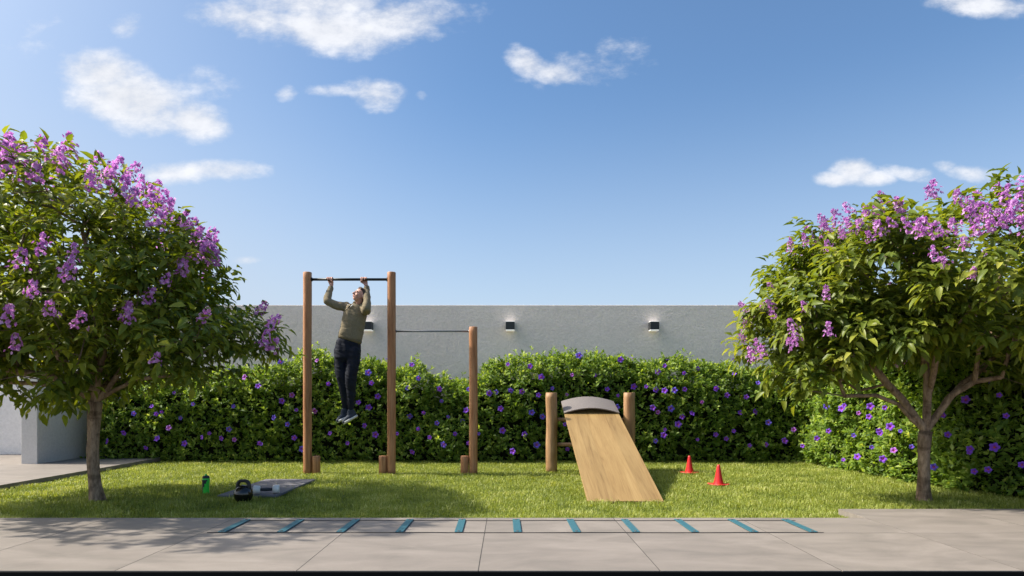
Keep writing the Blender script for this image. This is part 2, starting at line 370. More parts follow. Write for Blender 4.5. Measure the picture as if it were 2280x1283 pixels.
# terrace base with a joint-coloured bed below the tiles
bm = bmesh.new(); box_bm(bm, -9.5, 10.25, JY[0] + .012, JY[2] - .006, -.05, TH - .0009); box_bm(bm, 2.956, 10.25, JY[2] - .005, JY[3] - .006, -.05, TH - .0010)
terrace = tag(bm_obj('terrace', bm, M_joint), kind='structure')
bm = bmesh.new(); box_bm(bm, -9.5, 10.25, JY[0] - .012, JY[0] - .001, -.04, TH - .003, .001)
bm_obj('edging', bm, M_edge, terrace)
def tile_mesh(w, d, name):
    bm = bmesh.new(); box_bm(bm, 0, w, 0, d, -.05, 0)
    es = [e for e in bm.edges if all(abs(v.co.z) < 1e-6 for v in e.verts)]
    pass
    bmesh.ops.recalc_face_normals(bm, faces=bm.faces)
    me = bpy.data.meshes.new(name); bm.to_mesh(me); bm.free(); me.materials.append(M_pave); return me
G = .006
tA = tile_mesh(TS - G, JY[1] - JY[0] - G, 'paving_tile'); tB = tile_mesh(TS - G, JY[2] - JY[1] - G, 'paving_tile_cut'); tC = tile_mesh(TS - G, JY[3] - JY[1] - G, 'paving_tile_back')
rt = random.Random(4)
for k in range(-9, 10):
    x = T0 + k * TS
    for me, y in ((tA, JY[0]), (tC if k >= 3 else tB, JY[1])):
        o = bpy.data.objects.new('tile', me); o.location = (x + G / 2, y + G / 2, TH + rt.uniform(-.0003, .0003)); link(o, terrace)
# raised patio at the left
bm = bmesh.new(); box_bm(bm, -16, -5.75, 5.34, 11.39, -.05, TH - .02)
patio = tag(bm_obj('patio', bm, M_joint), kind='structure')
pm = {}
for i in range(8):
    for j in range(5):
        w = 1.24; x1 = -5.745 - i * 1.25; y0 = 5.335 + j * 1.21
        key = 'p'
        if key not in pm: pm[key] = tile_mesh(1.248, 1.208, 'patio_tile')
        o = bpy.data.objects.new('tile', pm[key]); o.location = (x1 - 1.25, y0, TH + .001 * ((i + j) % 2) * 0); link(o, patio)

# walls
WY = 11.4; WT = 2.70
bm = bmesh.new(); box_bm(bm, -7.06, 17, WY, WY + .22, -.05, WT, .004)
tag(bm_obj('garden_wall', bm, M_wall), 'long grey stucco boundary wall running behind the flowering hedge', 'wall')
bm = bmesh.new(); box_bm(bm, -19, -7.062, WY + .002, WY + .222, TH - .03, WT, .004)
tag(bm_obj('garden_wall', bm, M_wall_w), 'pale stucco wall behind the raised patio at the left', 'wall')
bm = bmesh.new(); box_bm(bm, -7.31, -7.07, 9.73, WY - .001, TH - .03, 1.40, .004)
tag(bm_obj('wing_wall', bm, M_wing), 'low pale wing wall end standing on the patio beside the hedge', 'wall')

# wall lamps
lamp_lab = ['cube wall lamp half hidden behind the man and the middle post', 'cube wall lamp on the grey wall between the frame and the ramp', 'cube wall lamp on the grey wall nearest the right tree']
ws = .155
bm = bmesh.new(); box_bm(bm, -ws / 2, ws / 2, -.16, -.001, -.068, .068, .003)
me_b = bpy.data.meshes.new('lamp_body'); bm.to_mesh(me_b); bm.free(); me_b.materials.append(M_lampbody)
bm = bmesh.new(); box_bm(bm, -ws / 2 + .003, ws / 2 - .003, -.157, -.002, -.085, -.0685, .002)
me_g = bpy.data.meshes.new('diffuser'); bm.to_mesh(me_g); bm.free(); me_g.materials.append(M_glow)
bm = bmesh.new(); box_bm(bm, -ws / 2 + .003, ws / 2 - .003, -.157, -.002, .0685, .078, .002)
me_g2 = bpy.data.meshes.new('diffuser_top'); bm.to_mesh(me_g2); bm.free(); me_g2.materials.append(M_glow)
for i, px in enumerate((817, 1136, 1458)):
    p = at(px, 725, WY - .16); r = empty('wall_lamp', (p.x, WY, p.z), lamp_lab[i], 'wall lamp', 'cube lamps along the grey wall')
    for nm, me in (('housing', me_b), ('diffuser', me_g), ('diffuser', me_g2)):
        o = bpy.data.objects.new(nm, me); C.objects.link(o); o.parent = r

# ------------------------------------------------------------------ foliage machinery
def leaf_template(w, fold=.22, droop=.35, rows=(.30, .68), pw=(1.0, .72)):
    """one leaf of length 1 along +Y, normal +Z"""
    V = [(0, 0, 0)]
    for t_, q in zip(rows, pw):
        z = -droop * t_ * t_; V += [(-w * q / 2, t_, z + fold * w * q), (0, t_, z), (w * q / 2, t_, z + fold * w * q)]
    V.append((0, 1, -droop)); V = np.array(V, dtype=float)
    Fs = [(0, 2, 1), (0, 3, 2), (1, 2, 5, 4), (2, 3, 6, 5), (4, 5, 7), (5, 6, 7)]
    return V, Fs
def leaf_simple(w, fold=.25, droop=.15):
    V = np.array([(0, 0, 0), (-w / 2, .55, fold * w), (0, .5, 0), (w / 2, .55, fold * w), (0, 1, -droop)], dtype=float)
    return V, [(0, 2, 1), (0, 3, 2), (1, 2, 4), (2, 3, 4)]
def unit(a): return a / np.maximum(np.linalg.norm(a, axis=-1, keepdims=True), 1e-9)
def frames(d, n):
    y = unit(d); x = unit(np.cross(y, n)); z = np.cross(x, y); return np.stack([x, y, z], axis=1)   # rows = axes
def instances(tpl, pos, d, n, scale, extra=None):
    V, Fs = tpl; k = len(V); m = len(pos); Fr = frames(d, n)
    W_ = np.einsum('vi,mij->mvj', V, Fr) * scale[:, None, None] + pos[:, None, :]
    flat1 = np.array([i for f in Fs for i in f]); sizes1 = np.array([len(f) for f in Fs])
    flat = (flat1[None, :] + (np.arange(m) * k)[:, None]).ravel(); sizes = np.tile(sizes1, m)
    return W_.reshape(-1, 3), flat, sizes, k
def scatter(name, tpl, pos, d, n, scale, rnd, mat, parent, smooth=True, kind='stuff'):
    V, fl, sz, k = instances(tpl, pos, d, n, scale)
    me = np_mesh(name, V, fl, sz, {'rnd': np.repeat(rnd, k)}, smooth)
    o = mesh_obj(name, me, mat, parent)
    if kind: o['kind'] = kind
    return o
def single_leaves(tpl, pos, d, n, scale, rnd, mat, parent, name='leaf'):
    """the leaves nearest the viewer, one object each, sharing a few meshes"""
    V, Fs = tpl; fl = [i for f in Fs for i in f]; sz = [len(f) for f in Fs]; ms = []
    for q in range(8):
        me = np_mesh(name, V, fl, sz, {'rnd': np.full(len(V), (q + .5) / 8)}, True); me.materials.append(mat); ms.append(me)
    Fr = frames(d, n); inv = world_matrix(parent).inverted()
    for i in range(len(pos)):
        o = bpy.data.objects.new(name, ms[min(7, int(rnd[i] * 8))])
        Mx = Matrix([[*(Fr[i].T[r] * scale[i]), pos[i][r]] for r in range(3)] + [[0, 0, 0, 1]])
        o.matrix_basis = Mx; C.objects.link(o); o.parent = parent; o.matrix_parent_inverse = inv
def pick_front(pos, score, k=300):
    idx = np.argsort(-score)[:k]; m = np.zeros(len(pos), bool); m[idx] = True; return m
def fbm3(P, s, seed=0.):
    return np.array([mnoise.noise(Vector((p[0] * s + seed, p[1] * s, p[2] * s))) for p in P])

def in_frame(P):
    px = VX + P[:, 0] * F / P[:, 1]; py = VY - (P[:, 2] - CAMH) * F / P[:, 1]
    return (px > -10) & (px < 2290) & (py > -10) & (py < 1290)

# ------------------------------------------------------------------ grass
rg = np.random.RandomState(11)
def grass():
    n = 330000
    # density follows the size the blades have in the picture
    x = rg.uniform(-5.72, 6.4, n); y = 5.33 + (10.95 - 5.33) * rg.rand(n) ** 1.25
    keep = ~((x > 2.95) & (y < JY[3] + .0)); keep &= ~((x < -5.73)); keep &= x < .83 * y + .3; keep &= x > -.80 * y - .3
    x, y = x[keep], y[keep]; n = len(x)
    c1 = np.zeros(n); gx, gy = 260, 140
    G1 = np.array([[mnoise.noise(Vector((i * .13, j * .13, 2.))) + .5 * mnoise.noise(Vector((i * .4, j * .4, 7.))) for i in range(gx)] for j in range(gy)])
    ii = np.clip(((x + 6) / 12.6 * (gx - 1)).astype(int), 0, gx - 1); jj = np.clip(((y - 5.2) / 5.9 * (gy - 1)).astype(int), 0, gy - 1)
    c1 = G1[jj, ii]
    h = (.030 + .020 * rg.rand(n)) * (1 + .5 * c1) + (rg.rand(n) < .02) * .025
    a = rg.uniform(0, 2 * PI, n); lean = rg.uniform(.15, 1.1, n); w = rg.uniform(.0035, .0065, n)
    dx, dy = np.cos(a), np.sin(a); sx, sy = -dy, dx
    P = np.zeros((n, 5, 3)); z0 = -.004
    P[:, 0] = np.stack([x - sx * w / 2, y - sy * w / 2, np.full(n, z0)], 1); P[:, 1] = np.stack([x + sx * w / 2, y + sy * w / 2, np.full(n, z0)], 1)
    mx, my = x + dx * h * lean * .35, y + dy * h * lean * .35
    P[:, 2] = np.stack([mx - sx * w * .4, my - sy * w * .4, h * .62], 1); P[:, 3] = np.stack([mx + sx * w * .4, my + sy * w * .4, h * .62], 1)
    P[:, 4] = np.stack([x + dx * h * lean, y + dy * h * lean, h * (1.05 - .35 * lean)], 1)
    f1 = np.array([0, 1, 3, 2, 2, 3, 4]); flat = (f1[None] + (np.arange(n) * 5)[:, None]).ravel(); sz = np.tile([4, 3], n)
    rnd = np.clip(.42 + .36 * c1 + rg.normal(0, .21, n), 0, 1)
    me = np_mesh('grass', P.reshape(-1, 3), flat, sz, {'rnd': np.repeat(rnd, 5)}, False)
    o = mesh_obj('grass', me, M_grass, None)
    tag(o, 'short yellow green lawn grass', 'grass', kind='stuff')
grass()

# ------------------------------------------------------------------ hedges
def flower_mesh(mat, seed):
    r = random.Random(seed); V = [(0, 0, -.018)]; rad = [0.]; Fs = []; n = 20
    for j, (rr, z) in enumerate(((.008, -.014), (.018, 0.002), (.036, .010), (.052, .006))):
        for k in range(n):
            a = 2 * PI * k / n; lobe = 1 - (.0, .02, .12, .30)[j] * (0.5 + .5 * math.cos(5 * a + PI)) ** 1.5
            V.append((rr * lobe * math.cos(a), rr * lobe * math.sin(a), z + .004 * math.sin(5 * a + seed) * j / 2)); rad.append((.12, .3, .7, 1.)[j])
    for k in range(n): Fs.append((0, 1 + k, 1 + (k + 1) % n))
    for j in range(3):
        for k in range(n):
            a, b2 = 1 + j * n + k, 1 + j * n + (k + 1) % n; Fs.append((a, a + n, b2 + n, b2))
    # stamen
    me = np_mesh('flower', np.array(V), [i for f in Fs for i in f], [len(f) for f in Fs], {'rad': rad}, True); me.materials.append(mat); return me
FLM = [flower_mesh(M_fl[0], 1), flower_mesh(M_fl[0], 2), flower_mesh(M_fl[1], 3), flower_mesh(M_fl[2], 4)]
def place_flower(parent, p, d, s, which, inv):
    q = Vector(d).to_track_quat('Z', 'Y'); o = bpy.data.objects.new('flower', FLM[which])
    o.matrix_basis = Matrix.LocRotScale(Vector(p), q, (s, s, s)); C.objects.link(o); o.parent = parent; o.matrix_parent_inverse = inv

def hedge_top(px):      # photograph row of the main hedge's top edge at column px
    xs = [-300, 180, 300, 420, 560, 615, 650, 665, 700, 760, 850, 870, 900, 930, 960, 1040, 1066, 1080, 1140, 1230, 1300, 1360, 1450, 1560, 1640, 1700, 1780, 2400]
    ys = [850, 850, 828, 820, 805, 800, 808, 778, 774, 792, 786, 812, 812, 806, 830, 836, 820, 796, 790, 786, 780, 784, 786, 800, 806, 822, 800, 800]
    return np.interp(px, xs, ys) + 9
def sprigs(P, Nn, rs, per=5, size=.058):
    """whorls of leaves round upright shoots at P whose surface normal is Nn"""
    m = len(P); up = unit(Nn * .75 + np.array([0, 0, .8]) + rs.normal(0, .35, (m, 3)))
    pos = []; d = []; n = []; sc = []; rn = []
    base = rs.rand(m)
    for k in range(per):
        a = rs.uniform(0, 2 * PI, m); t1 = unit(np.cross(up, rs.normal(0, 1, (m, 3)))); t2 = np.cross(up, t1)
        side = t1 * np.cos(a)[:, None] + t2 * np.sin(a)[:, None]; f = k / per
        pos.append(P + up * (f * .055)[..., None] if False else P + up * (f * .06)); dd = unit(side * (1.15 - .8 * f) + up * (.35 + .9 * f)); d.append(dd)
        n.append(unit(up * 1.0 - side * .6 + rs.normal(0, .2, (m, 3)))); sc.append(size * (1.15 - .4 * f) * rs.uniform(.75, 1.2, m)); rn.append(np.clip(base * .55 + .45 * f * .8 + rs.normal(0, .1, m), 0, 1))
    return [np.concatenate(q) for q in (pos, d, n, sc, rn)]

def hedge_lump(P, seed): return fbm3(P, 1.7, seed) * .20 + fbm3(P, 5.0, seed + 5) * .10
def build_hedge(name, label, front, dens, seed, flowers_px, n_random, yplane=None, core=None, tsize=.074, fsize=1.):
    """front: function (u, v) arrays -> position, normal on the lumpy hedge surface"""
    rs = np.random.RandomState(seed); root = empty(name, core['base'], label, 'hedge')
    P, Nn = front(rs, dens)
    lum = hedge_lump(P, seed)
    P[:, 2] += (Nn[:, 2] > .55) * (rs.rand(len(P)) < .07) * rs.rand(len(P)) * .09      # taller upright shoots
    depth = -rs.rand(len(P)) ** 1.6 * .20 + (rs.rand(len(P)) < .14) * rs.rand(len(P)) * .13
    P = P + Nn * (lum + depth)[:, None]; P[:, 2] = np.maximum(P[:, 2], .03)
    pos, d, n, sc, rn = sprigs(P, Nn, rs, size=tsize)
    tpl = leaf_simple(.48)
    vis = in_frame(pos) & (pos[:, 2] > .1)
    score = np.where(vis, np.tile(depth, 5) + np.tile(Nn[:, 2] * 0, 5) + rs.rand(len(pos)) * .06, -9) - pos[:, 1] * .02
    m = pick_front(pos, score, 300)
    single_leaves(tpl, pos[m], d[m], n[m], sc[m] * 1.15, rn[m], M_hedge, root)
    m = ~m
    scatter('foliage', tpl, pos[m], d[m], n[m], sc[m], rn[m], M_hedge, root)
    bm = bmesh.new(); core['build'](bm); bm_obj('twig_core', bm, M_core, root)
    # flowers
    inv = world_matrix(root).inverted(); rr = random.Random(seed); k = 0
    for (p, d2) in flowers_px:
        lm = float(hedge_lump(np.array([tuple(p)]), seed)[0]); p = Vector(p) + (Vector((0, CAMH * 0, 0)) + (Vector((0, 0, CAMH)) - Vector(p)).normalized()) * (lm - .02)
        w = rr.choices((0, 1, 2, 3), (4, 4, 3, 1.2))[0]; place_flower(root, p, d2, rr.uniform(.6, 1.18) * fsize, w, inv)
    return root

# main hedge: X from -6.85 to 5.3, front at 10.62, top by the profile
HF = 10.62
def front_main(rs, dens):
    out = []; nn = []
    n = int(12.4 * 1.75 * dens); x = rs.uniform(-6.8, 5.5, n); px = VX + x * F / HF; top = CAMH + (VY - hedge_top(px)) * HF / F - .10
    z = rs.rand(n) * (top + .04); over = .10 * np.sin(np.clip(z / top, 0, 1) * PI * .8) - .12 * np.clip((z - top + .12) / .16, 0, 1) ** 2
    out.append(np.stack([x, HF - over, z], 1)); nn.append(np.tile([0, -1, .15], (n, 1)))
    n = int(12.4 * .75 * dens * 1.15); x = rs.uniform(-6.8, 5.5, n); yy = rs.uniform(0, .62, n); px = VX + x * F / HF; top = CAMH + (VY - hedge_top(px)) * HF / F - .06
    out.append(np.stack([x, HF + .02 + yy, top - .01 - .10 * (yy / .62) ** 2 - .10 * np.clip((.14 - yy) / .14, 0, 1) ** 2], 1)); nn.append(np.tile([0, -.35, 1.], (n, 1)))
    n = int(12.4 * .45 * dens * 1.3); x = rs.uniform(-6.8, 5.5, n); q = rs.rand(n); px = VX + x * F / HF; top = CAMH + (VY - hedge_top(px)) * HF / F
    out.append(np.stack([x, HF - .04 + .22 * q, top - .40 + .34 * q], 1)); nn.append(np.tile([0, -.75, .6], (n, 1)))
    n = int(.8 * 1.5 * dens * .8); yy = rs.uniform(0, .65, n); z = rs.rand(n) * 1.3
    out.append(np.stack([np.full(n, -6.85), HF + yy, z], 1)); nn.append(np.tile([-1, -.2, .1], (n, 1)))
    return np.concatenate(out), unit(np.concatenate(nn).astype(float))
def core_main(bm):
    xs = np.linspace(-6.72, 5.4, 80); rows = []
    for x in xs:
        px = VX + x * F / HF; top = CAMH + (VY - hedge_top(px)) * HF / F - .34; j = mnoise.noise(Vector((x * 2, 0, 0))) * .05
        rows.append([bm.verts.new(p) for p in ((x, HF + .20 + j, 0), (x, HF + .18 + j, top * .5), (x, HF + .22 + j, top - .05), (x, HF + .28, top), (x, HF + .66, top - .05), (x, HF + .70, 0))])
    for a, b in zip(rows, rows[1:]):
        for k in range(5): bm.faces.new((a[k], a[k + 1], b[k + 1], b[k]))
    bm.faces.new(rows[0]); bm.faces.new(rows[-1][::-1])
main_fl = [(276,964),(325,997),(239,983),(298,921),(338,905),(348,922),(360,918),(402,931),(388,875),(376,953),(510,956),(450,974),(466,965),(522,979),(411,988),(350,977),(493,976),(578,987),(583,989),(520,905),(430,900),(545,840),(620,805),(575,860),(262,885),(289,857),
 (700,915),(731,855),(735,965),(702,802),(757,780),(820,830),(827,853),(841,883),(798,897),(812,948),(774,987),(836,968),(655,975),(660,913),(628,893),(640,945),(610,930),(672,1000),(821,908),(650,880),
 (908,864),(943,919),(983,893),(979,866),(973,942),(998,928),(1013,966),(931,955),(957,974),(988,990),(1030,937),(1038,914),(918,1006),(885,966),(912,927),(932,842),(915,812),(1043,867),(1043,987),(1066,966),
 (1291,791),(1181,815),(1384,800),(1131,811),(1205,840),(1274,835),(1325,836),(1352,867),(1411,861),(1439,861),(1483,814),(1523,831),(1558,820),(1465,828),(1376,881),(1373,907),(1502,869),(1525,867),(1480,870),(1460,868),(1594,865),(1638,801),(1640,832),(1688,853),(1619,880),(1563,895),(1662,884),(1494,910),(1541,921),(1519,928),(1454,908),(1465,918),(1510,945),(1481,957),(1478,969),(1460,982),(1553,979),(1594,968),(1617,977),(1634,960),(1648,919),(1681,917),(1711,941),(1669,992),(1705,990),(1747,982),(1199,880),(1162,872),(1137,869),(1115,910),(1184,919),(1208,928),(1119,959),(1168,967),(1195,991),(1262,879),(1264,1000),(1258,945),(1290,893),(1089,876),(1105,873),(1142,1005),(1230,865)]
fl = []
rf = random.Random(5)
for (px, py) in main_fl:
    p = at(px, py, HF - .18 - .05 * rf.random()); d2 = Vector((rf.gauss(-.15, .35), -1, rf.gauss(.12, .3)))
    if py < hedge_top(px) + 20: p.y += .10
    fl.append((p, d2))
for k in range(26):
    x = rf.uniform(-6.5, 5); px = VX + x * F / HF; top = CAMH + (VY - hedge_top(px)) * HF / F
    fl.append((Vector((x, HF + rf.uniform(.15, .6), top + .0)), Vector((rf.gauss(0, .3), -.2, 1))))
build_hedge('flowering_hedge', 'long clipped green hedge with violet trumpet flowers along the grey wall', front_main, 330, 21, fl, 0,
            core={'base': (0, HF + .3, 0), 'build': core_main})
# side hedge: along x ~ 4.95 from Y 10.4 forward to 6.2, bending outwards
def side_x(y): return np.interp(y, [5.2, 6.3, 6.7, 7.2, 8.2, 9.6, 10.5], [6.1, 5.45, 5.20, 4.98, 4.93, 4.84, 4.80])
def front_side(rs, dens):
    out = []; nn = []; n = int(5.0 * 1.8 * dens); y = 5.6 + 5.0 * rs.rand(n); z = rs.rand(n) * 1.72; over = .10 * np.sin(np.clip(z / 1.75, 0, 1) * PI * .8)
    out.append(np.stack([side_x(y) - over + .05, y, z], 1)); nn.append(np.tile([-1, -.25, .15], (n, 1)))
    n = int(5.0 * .9 * dens); y = 5.6 + 4.95 * rs.rand(n); x = rs.uniform(0, .9, n)
    out.append(np.stack([side_x(y) + x, y, 1.72 - .1 * (x / .9) ** 2], 1)); nn.append(np.tile([-.2, -.1, 1.], (n, 1)))
    n = int(5.0 * .45 * dens * 1.2); y = 5.6 + 5.0 * rs.rand(n); q = rs.rand(n)
    out.append(np.stack([side_x(y) - .02 + .22 * q, y, 1.38 + .32 * q], 1)); nn.append(np.tile([-.75, -.2, .6], (n, 1)))
    n = int(1.0 * 1.75 * dens); x = rs.uniform(0, .95, n); out.append(np.stack([6.05 - .15 + x, 5.55 + 0 * x, rs.rand(n) * 1.7], 1)); nn.append(np.tile([0, -1, .1], (n, 1)))
    return np.concatenate(out), unit(np.concatenate(nn).astype(float))
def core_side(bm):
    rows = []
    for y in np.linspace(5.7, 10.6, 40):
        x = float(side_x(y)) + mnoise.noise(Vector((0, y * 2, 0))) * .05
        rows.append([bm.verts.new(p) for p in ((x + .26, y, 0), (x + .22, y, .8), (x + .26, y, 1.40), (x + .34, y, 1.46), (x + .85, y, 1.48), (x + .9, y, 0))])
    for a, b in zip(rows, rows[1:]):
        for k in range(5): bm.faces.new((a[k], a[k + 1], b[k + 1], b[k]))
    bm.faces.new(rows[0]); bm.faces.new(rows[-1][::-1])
side_fl = [(1819,976),(1901,970),(1938,905),(1912,920),(1958,960),(1982,950),(1845,960),(1767,957),(1787,993),(1878,1024),(1909,1017),(1966,1022),(1990,1003),(1941,996),(1874,910),(1880,903),(1840,905),(1960,965),(1970,908),(1935,928),(2110,968),(2159,1007),(2214,996),(2079,1040),(2240,926),(2275,1035),(2169,1050),(2100,925),(2160,1000),(2200,1046),(2150,890),(2225,880),(2210,850),(2030,995),(2005,960)]
fl = []
for (px, py) in side_fl:
    # meet the viewing direction with the hedge face
    best = None
    for y in np.linspace(6.2, 10.4, 300):
        if abs((px - VX) * y / F - (float(side_x(y)) - .20)) < .03: best = y; break
    if best is None: best = 6.9
    fl.append((at(px, py, best - .02), Vector((-.75 + rf.gauss(0, .2), -.8, rf.gauss(.1, .25)))))
build_hedge('flowering_hedge', 'bushier side hedge with violet flowers curving forward behind the right tree', front_side, 420, 33, fl, 0,
            core={'base': (5.4, 8.2, 0), 'build': core_side}, tsize=.078, fsize=.9)

# ------------------------------------------------------------------ blossoming trees
def blossom_mesh(seed):
    rs = np.random.RandomState(seed); pos = []; d = []; n = []; sc = []; rn = []
    H = .20 + .06 * rs.rand(); k = 34
    for i in range(k):
        t_ = rs.rand() ** .8; z = H * t_; r = .060 * (1 - t_) ** .7 + .010; a = rs.uniform(0, 2 * PI); r *= rs.uniform(.4, 1.15) if rs.rand() < .8 else rs.uniform(1.1, 1.8)
        c = np.array([r * math.cos(a), r * math.sin(a), z]); out = unit(np.array([math.cos(a), math.sin(a), .35]) + rs.normal(0, .3, 3))
        t1 = unit(np.cross(out, rs.normal(0, 1, 3))); t2 = np.cross(out, t1); b0 = rs.rand()
        for q in range(5):
            aa = 2 * PI * q / 5; sd = t1 * math.cos(aa) + t2 * math.sin(aa)
            pos.append(c); d.append(unit(sd + out * .55)); n.append(unit(out - sd * .4)); sc.append(.027 * rs.uniform(.8, 1.25)); rn.append(np.clip(b0 * .8 + rs.normal(.1, .12), 0, 1))
    V, fl_, sz, kk = instances(leaf_simple(.85, .3, .1), np.array(pos), np.array(d), np.array(n), np.array(sc))
    me = np_mesh('blossom', V, fl_, sz, {'rnd': np.repeat(rn, kk)}, False); me.materials.append(M_bloss); return me
BLM = [blossom_mesh(s) for s in range(6)]

def build_tree(name, label, base, limbs, ells, ncl, seed, blossoms_px, trunk_pts, trunk_r, leaf_len=.125, n_back=25, bscale=1.0, zmin=lambda x: .8 + 0 * x):
    rs = np.random.RandomState(seed); root = empty(name, base, label, 'tree')
    # initial skeleton: limbs drawn from the photograph
    nodes = [np.array(trunk_pts[-1])]; par = [-1]
    for lb in limbs:
        prev = 0 if lb[0] is None else lb[0]
        for p in lb[1]:
            q = np.array(p, float); a = nodes[prev]; steps = max(1, int(np.linalg.norm(q - a) / .12))
            for s in range(1, steps + 1):
                w = a + (q - a) * s / steps + (rs.normal(0, .008, 3) if s < steps else 0); nodes.append(w); par.append(prev); prev = len(nodes) - 1
    # crown attraction points
    vol = np.array([e[1][0] * e[1][1] * e[1][2] for e in ells]); pk = rs.choice(len(ells), ncl * 3, p=vol ** .7 / (vol ** .7).sum()); T = []
    u = unit(rs.normal(0, 1, (ncl * 3, 3))); rr = rs.rand(ncl * 3) ** .30
    for i in range(ncl * 3):
        c, r = ells[pk[i]]; T.append(np.array(c) + u[i] * np.array(r) * rr[i])
    T = np.array(T)
    # radial lumps so that the outline is uneven, holes where noise is low
    cen = np.array(ells[0][0]); dirn = unit(T - cen); T = T + dirn * (fbm3(dirn * 1., 3.1, seed) * .22)[:, None]
    T = T[(fbm3(T, 1.9, seed + 3) > -.13)]
    T = T[T[:, 2] > zmin(T[:, 0])]
    T = T[:ncl]
    fork = nodes[0]; T = T[np.argsort(np.linalg.norm(T - fork, axis=1))]
    path = [0.]
    for i in range(1, len(nodes)): path.append(path[par[i]] + float(np.linalg.norm(nodes[i] - nodes[par[i]])))
    NP = np.zeros((len(nodes) + len(T) * 4 + 10, 3)); NP[:len(nodes)] = nodes; PL = np.zeros(len(NP)); PL[:len(nodes)] = path; cnt = len(nodes)
    ends = []
    for t_ in T:
        dist = np.linalg.norm(NP[:cnt] - t_, axis=1); cost = dist + .28 * PL[:cnt]; cost[0] += .5; j = int(np.argmin(cost)); dd = dist[j]; prev = j; steps = min(3, max(1, int(dd / .2)))
        a = NP[j].copy()
        for s in range(1, steps + 1):
            f = s / steps; w = a + (t_ - a) * f; w[2] += .08 * dd * math.sin(f * PI) * 1.2
            if s < steps: w += rs.normal(0, .03 * dd, 3)
            NP[cnt] = w; PL[cnt] = PL[prev] + np.linalg.norm(w - NP[prev]); par.append(prev); prev = cnt; cnt += 1
        ends.append(prev)
    desc = np.zeros(cnt); desc[ends] = 1
    for i in range(cnt - 1, 0, -1): desc[par[i]] += desc[i]
    rad = .0032 * np.maximum(desc, 1) ** .44; rad = rad * (trunk_r[-1] * .62 / rad[1:].max())
    rad = np.maximum(rad, .0028); rad[0] = min(trunk_r[-1], rad[1:].max() * 1.05)
    # trunk
    bm = bmesh.new(); tube_into(bm, trunk_pts, trunk_r, 20, True, .30)
    tr_ = bm_obj('trunk', bm, M_bark, root, True)
    # branches
    for nm, lo, hi, sides, mt in (('limb', .011, 9, 9, M_bark), ('branches', 0, .011, 4, M_twig)):
        sel = [i for i in range(1, cnt) if lo <= rad[i] < hi]
        if not sel: continue
        V = []; Fl = []; Sz = []; base_i = 0
        for i in sel:
            a, b_ = NP[par[i]], NP[i]; d_ = unit(b_ - a)[None]; gp = par[par[i]] if par[i] > 0 else -1
            d0 = unit((a - NP[gp]) + (b_ - a) * 1.)[None] if gp >= 0 else d_
            r0 = min(rad[par[i]], rad[i] * 1.35)
            for (c, dv, r_) in ((a, d0, r0), (b_, d_, rad[i])):
                ref = np.array([[.31, .22, .93]]) if abs(dv[0, 2]) < .9 else np.array([[.93, .22, .1]])
                x_ = unit(np.cross(dv, ref)); y_ = np.cross(dv, x_)
                for k in range(sides):
                    t2 = 2 * PI * k / sides; V.append(c + (x_[0] * math.cos(t2) + y_[0] * math.sin(t2)) * r_)
            for k in range(sides):
                k2 = (k + 1) % sides; Fl += [base_i + k, base_i + k2, base_i + sides + k2, base_i + sides + k]; Sz.append(4)
            base_i += 2 * sides
        me = np_mesh(nm, np.array(V), Fl, Sz, None, True); o = mesh_obj(nm, me, mt, root)
        if nm == 'branches': o['kind'] = 'stuff'
    # leaves in drooping sprays at the ends
    E = NP[ends]; Pd = unit(E - NP[[par[e] for e in ends]]); m = len(E); out = unit(E - cen)
    pos = []; d = []; n = []; sc = []; rn = []; br = rs.rand(m)
    per = 14
    for k in range(per):
        f = k / per; tw = unit(Pd * .6 + out * .5 + np.array([0, 0, .15]) + rs.normal(0, .35, (m, 3)))
        side = unit(np.cross(tw, np.array([0, 0, 1.])) + rs.normal(0, .15, (m, 3))) * (1 if k % 2 else -1)
        pos.append(E - Pd * .10 + tw * (f * .24) + rs.normal(0, .02, (m, 3)) + side * .01)
        dd = side * (1.0 - .5 * f) + tw * (.35 + .7 * f) + np.array([0, 0, -.30]) + rs.normal(0, .30, (m, 3)); d.append(unit(dd))
        n.append(unit(np.array([0, 0, 1.]) + out * .45 + rs.normal(0, .28, (m, 3)))); sc.append(leaf_len * rs.uniform(.62, 1.15, m)); rn.append(np.clip(.15 + br * .4 + f * .2 + rs.normal(0, .14, m), 0, 1))
    pos, d, n, sc, rn = [np.concatenate(q) for q in (pos, d, n, sc, rn)]
    tpl = leaf_template(.44, .3, .34)
    front = np.where(in_frame(pos), -pos[:, 1] + sc * 4, -99) + rs.rand(len(pos)) * .35
    mk = pick_front(pos, front, 300)
    single_leaves(tpl, pos[mk], d[mk], n[mk], sc[mk], rn[mk], M_leaf, root)
    mk = ~mk; scatter('foliage', tpl, pos[mk], d[mk], n[mk], sc[mk], rn[mk], M_leaf, root)
    # blossom panicles: on the surface of the crown where the photograph shows them
    inv = world_matrix(root).inverted(); q = random.Random(seed)
    def surf(px, py):
        best = None
        for c, r in ells:
            dv = np.array([(px - VX) / F, 1, (VY - py) / F]); o_ = np.array([0, 0, CAMH]); A = dv / np.array(r); B = (o_ - np.array(c)) / np.array(r)
            a_, b_, c_ = A @ A, 2 * A @ B, B @ B - 1; disc = b_ * b_ - 4 * a_ * c_
            if disc > 0:
                y = (-b_ - math.sqrt(disc)) / (2 * a_)
                if best is None or y < best: best = y
        return best
    def put(p, s, up):
        o = bpy.data.objects.new('blossom', BLM[q.randrange(6)]); qq = Vector(up).to_track_quat('Z', 'Y') @ Matrix.Rotation(q.uniform(0, 6.28), 4, 'Z').to_quaternion()
        o.matrix_basis = Matrix.LocRotScale(Vector(p), qq, (s, s, s)); C.objects.link(o); o.parent = root; o.matrix_parent_inverse = inv
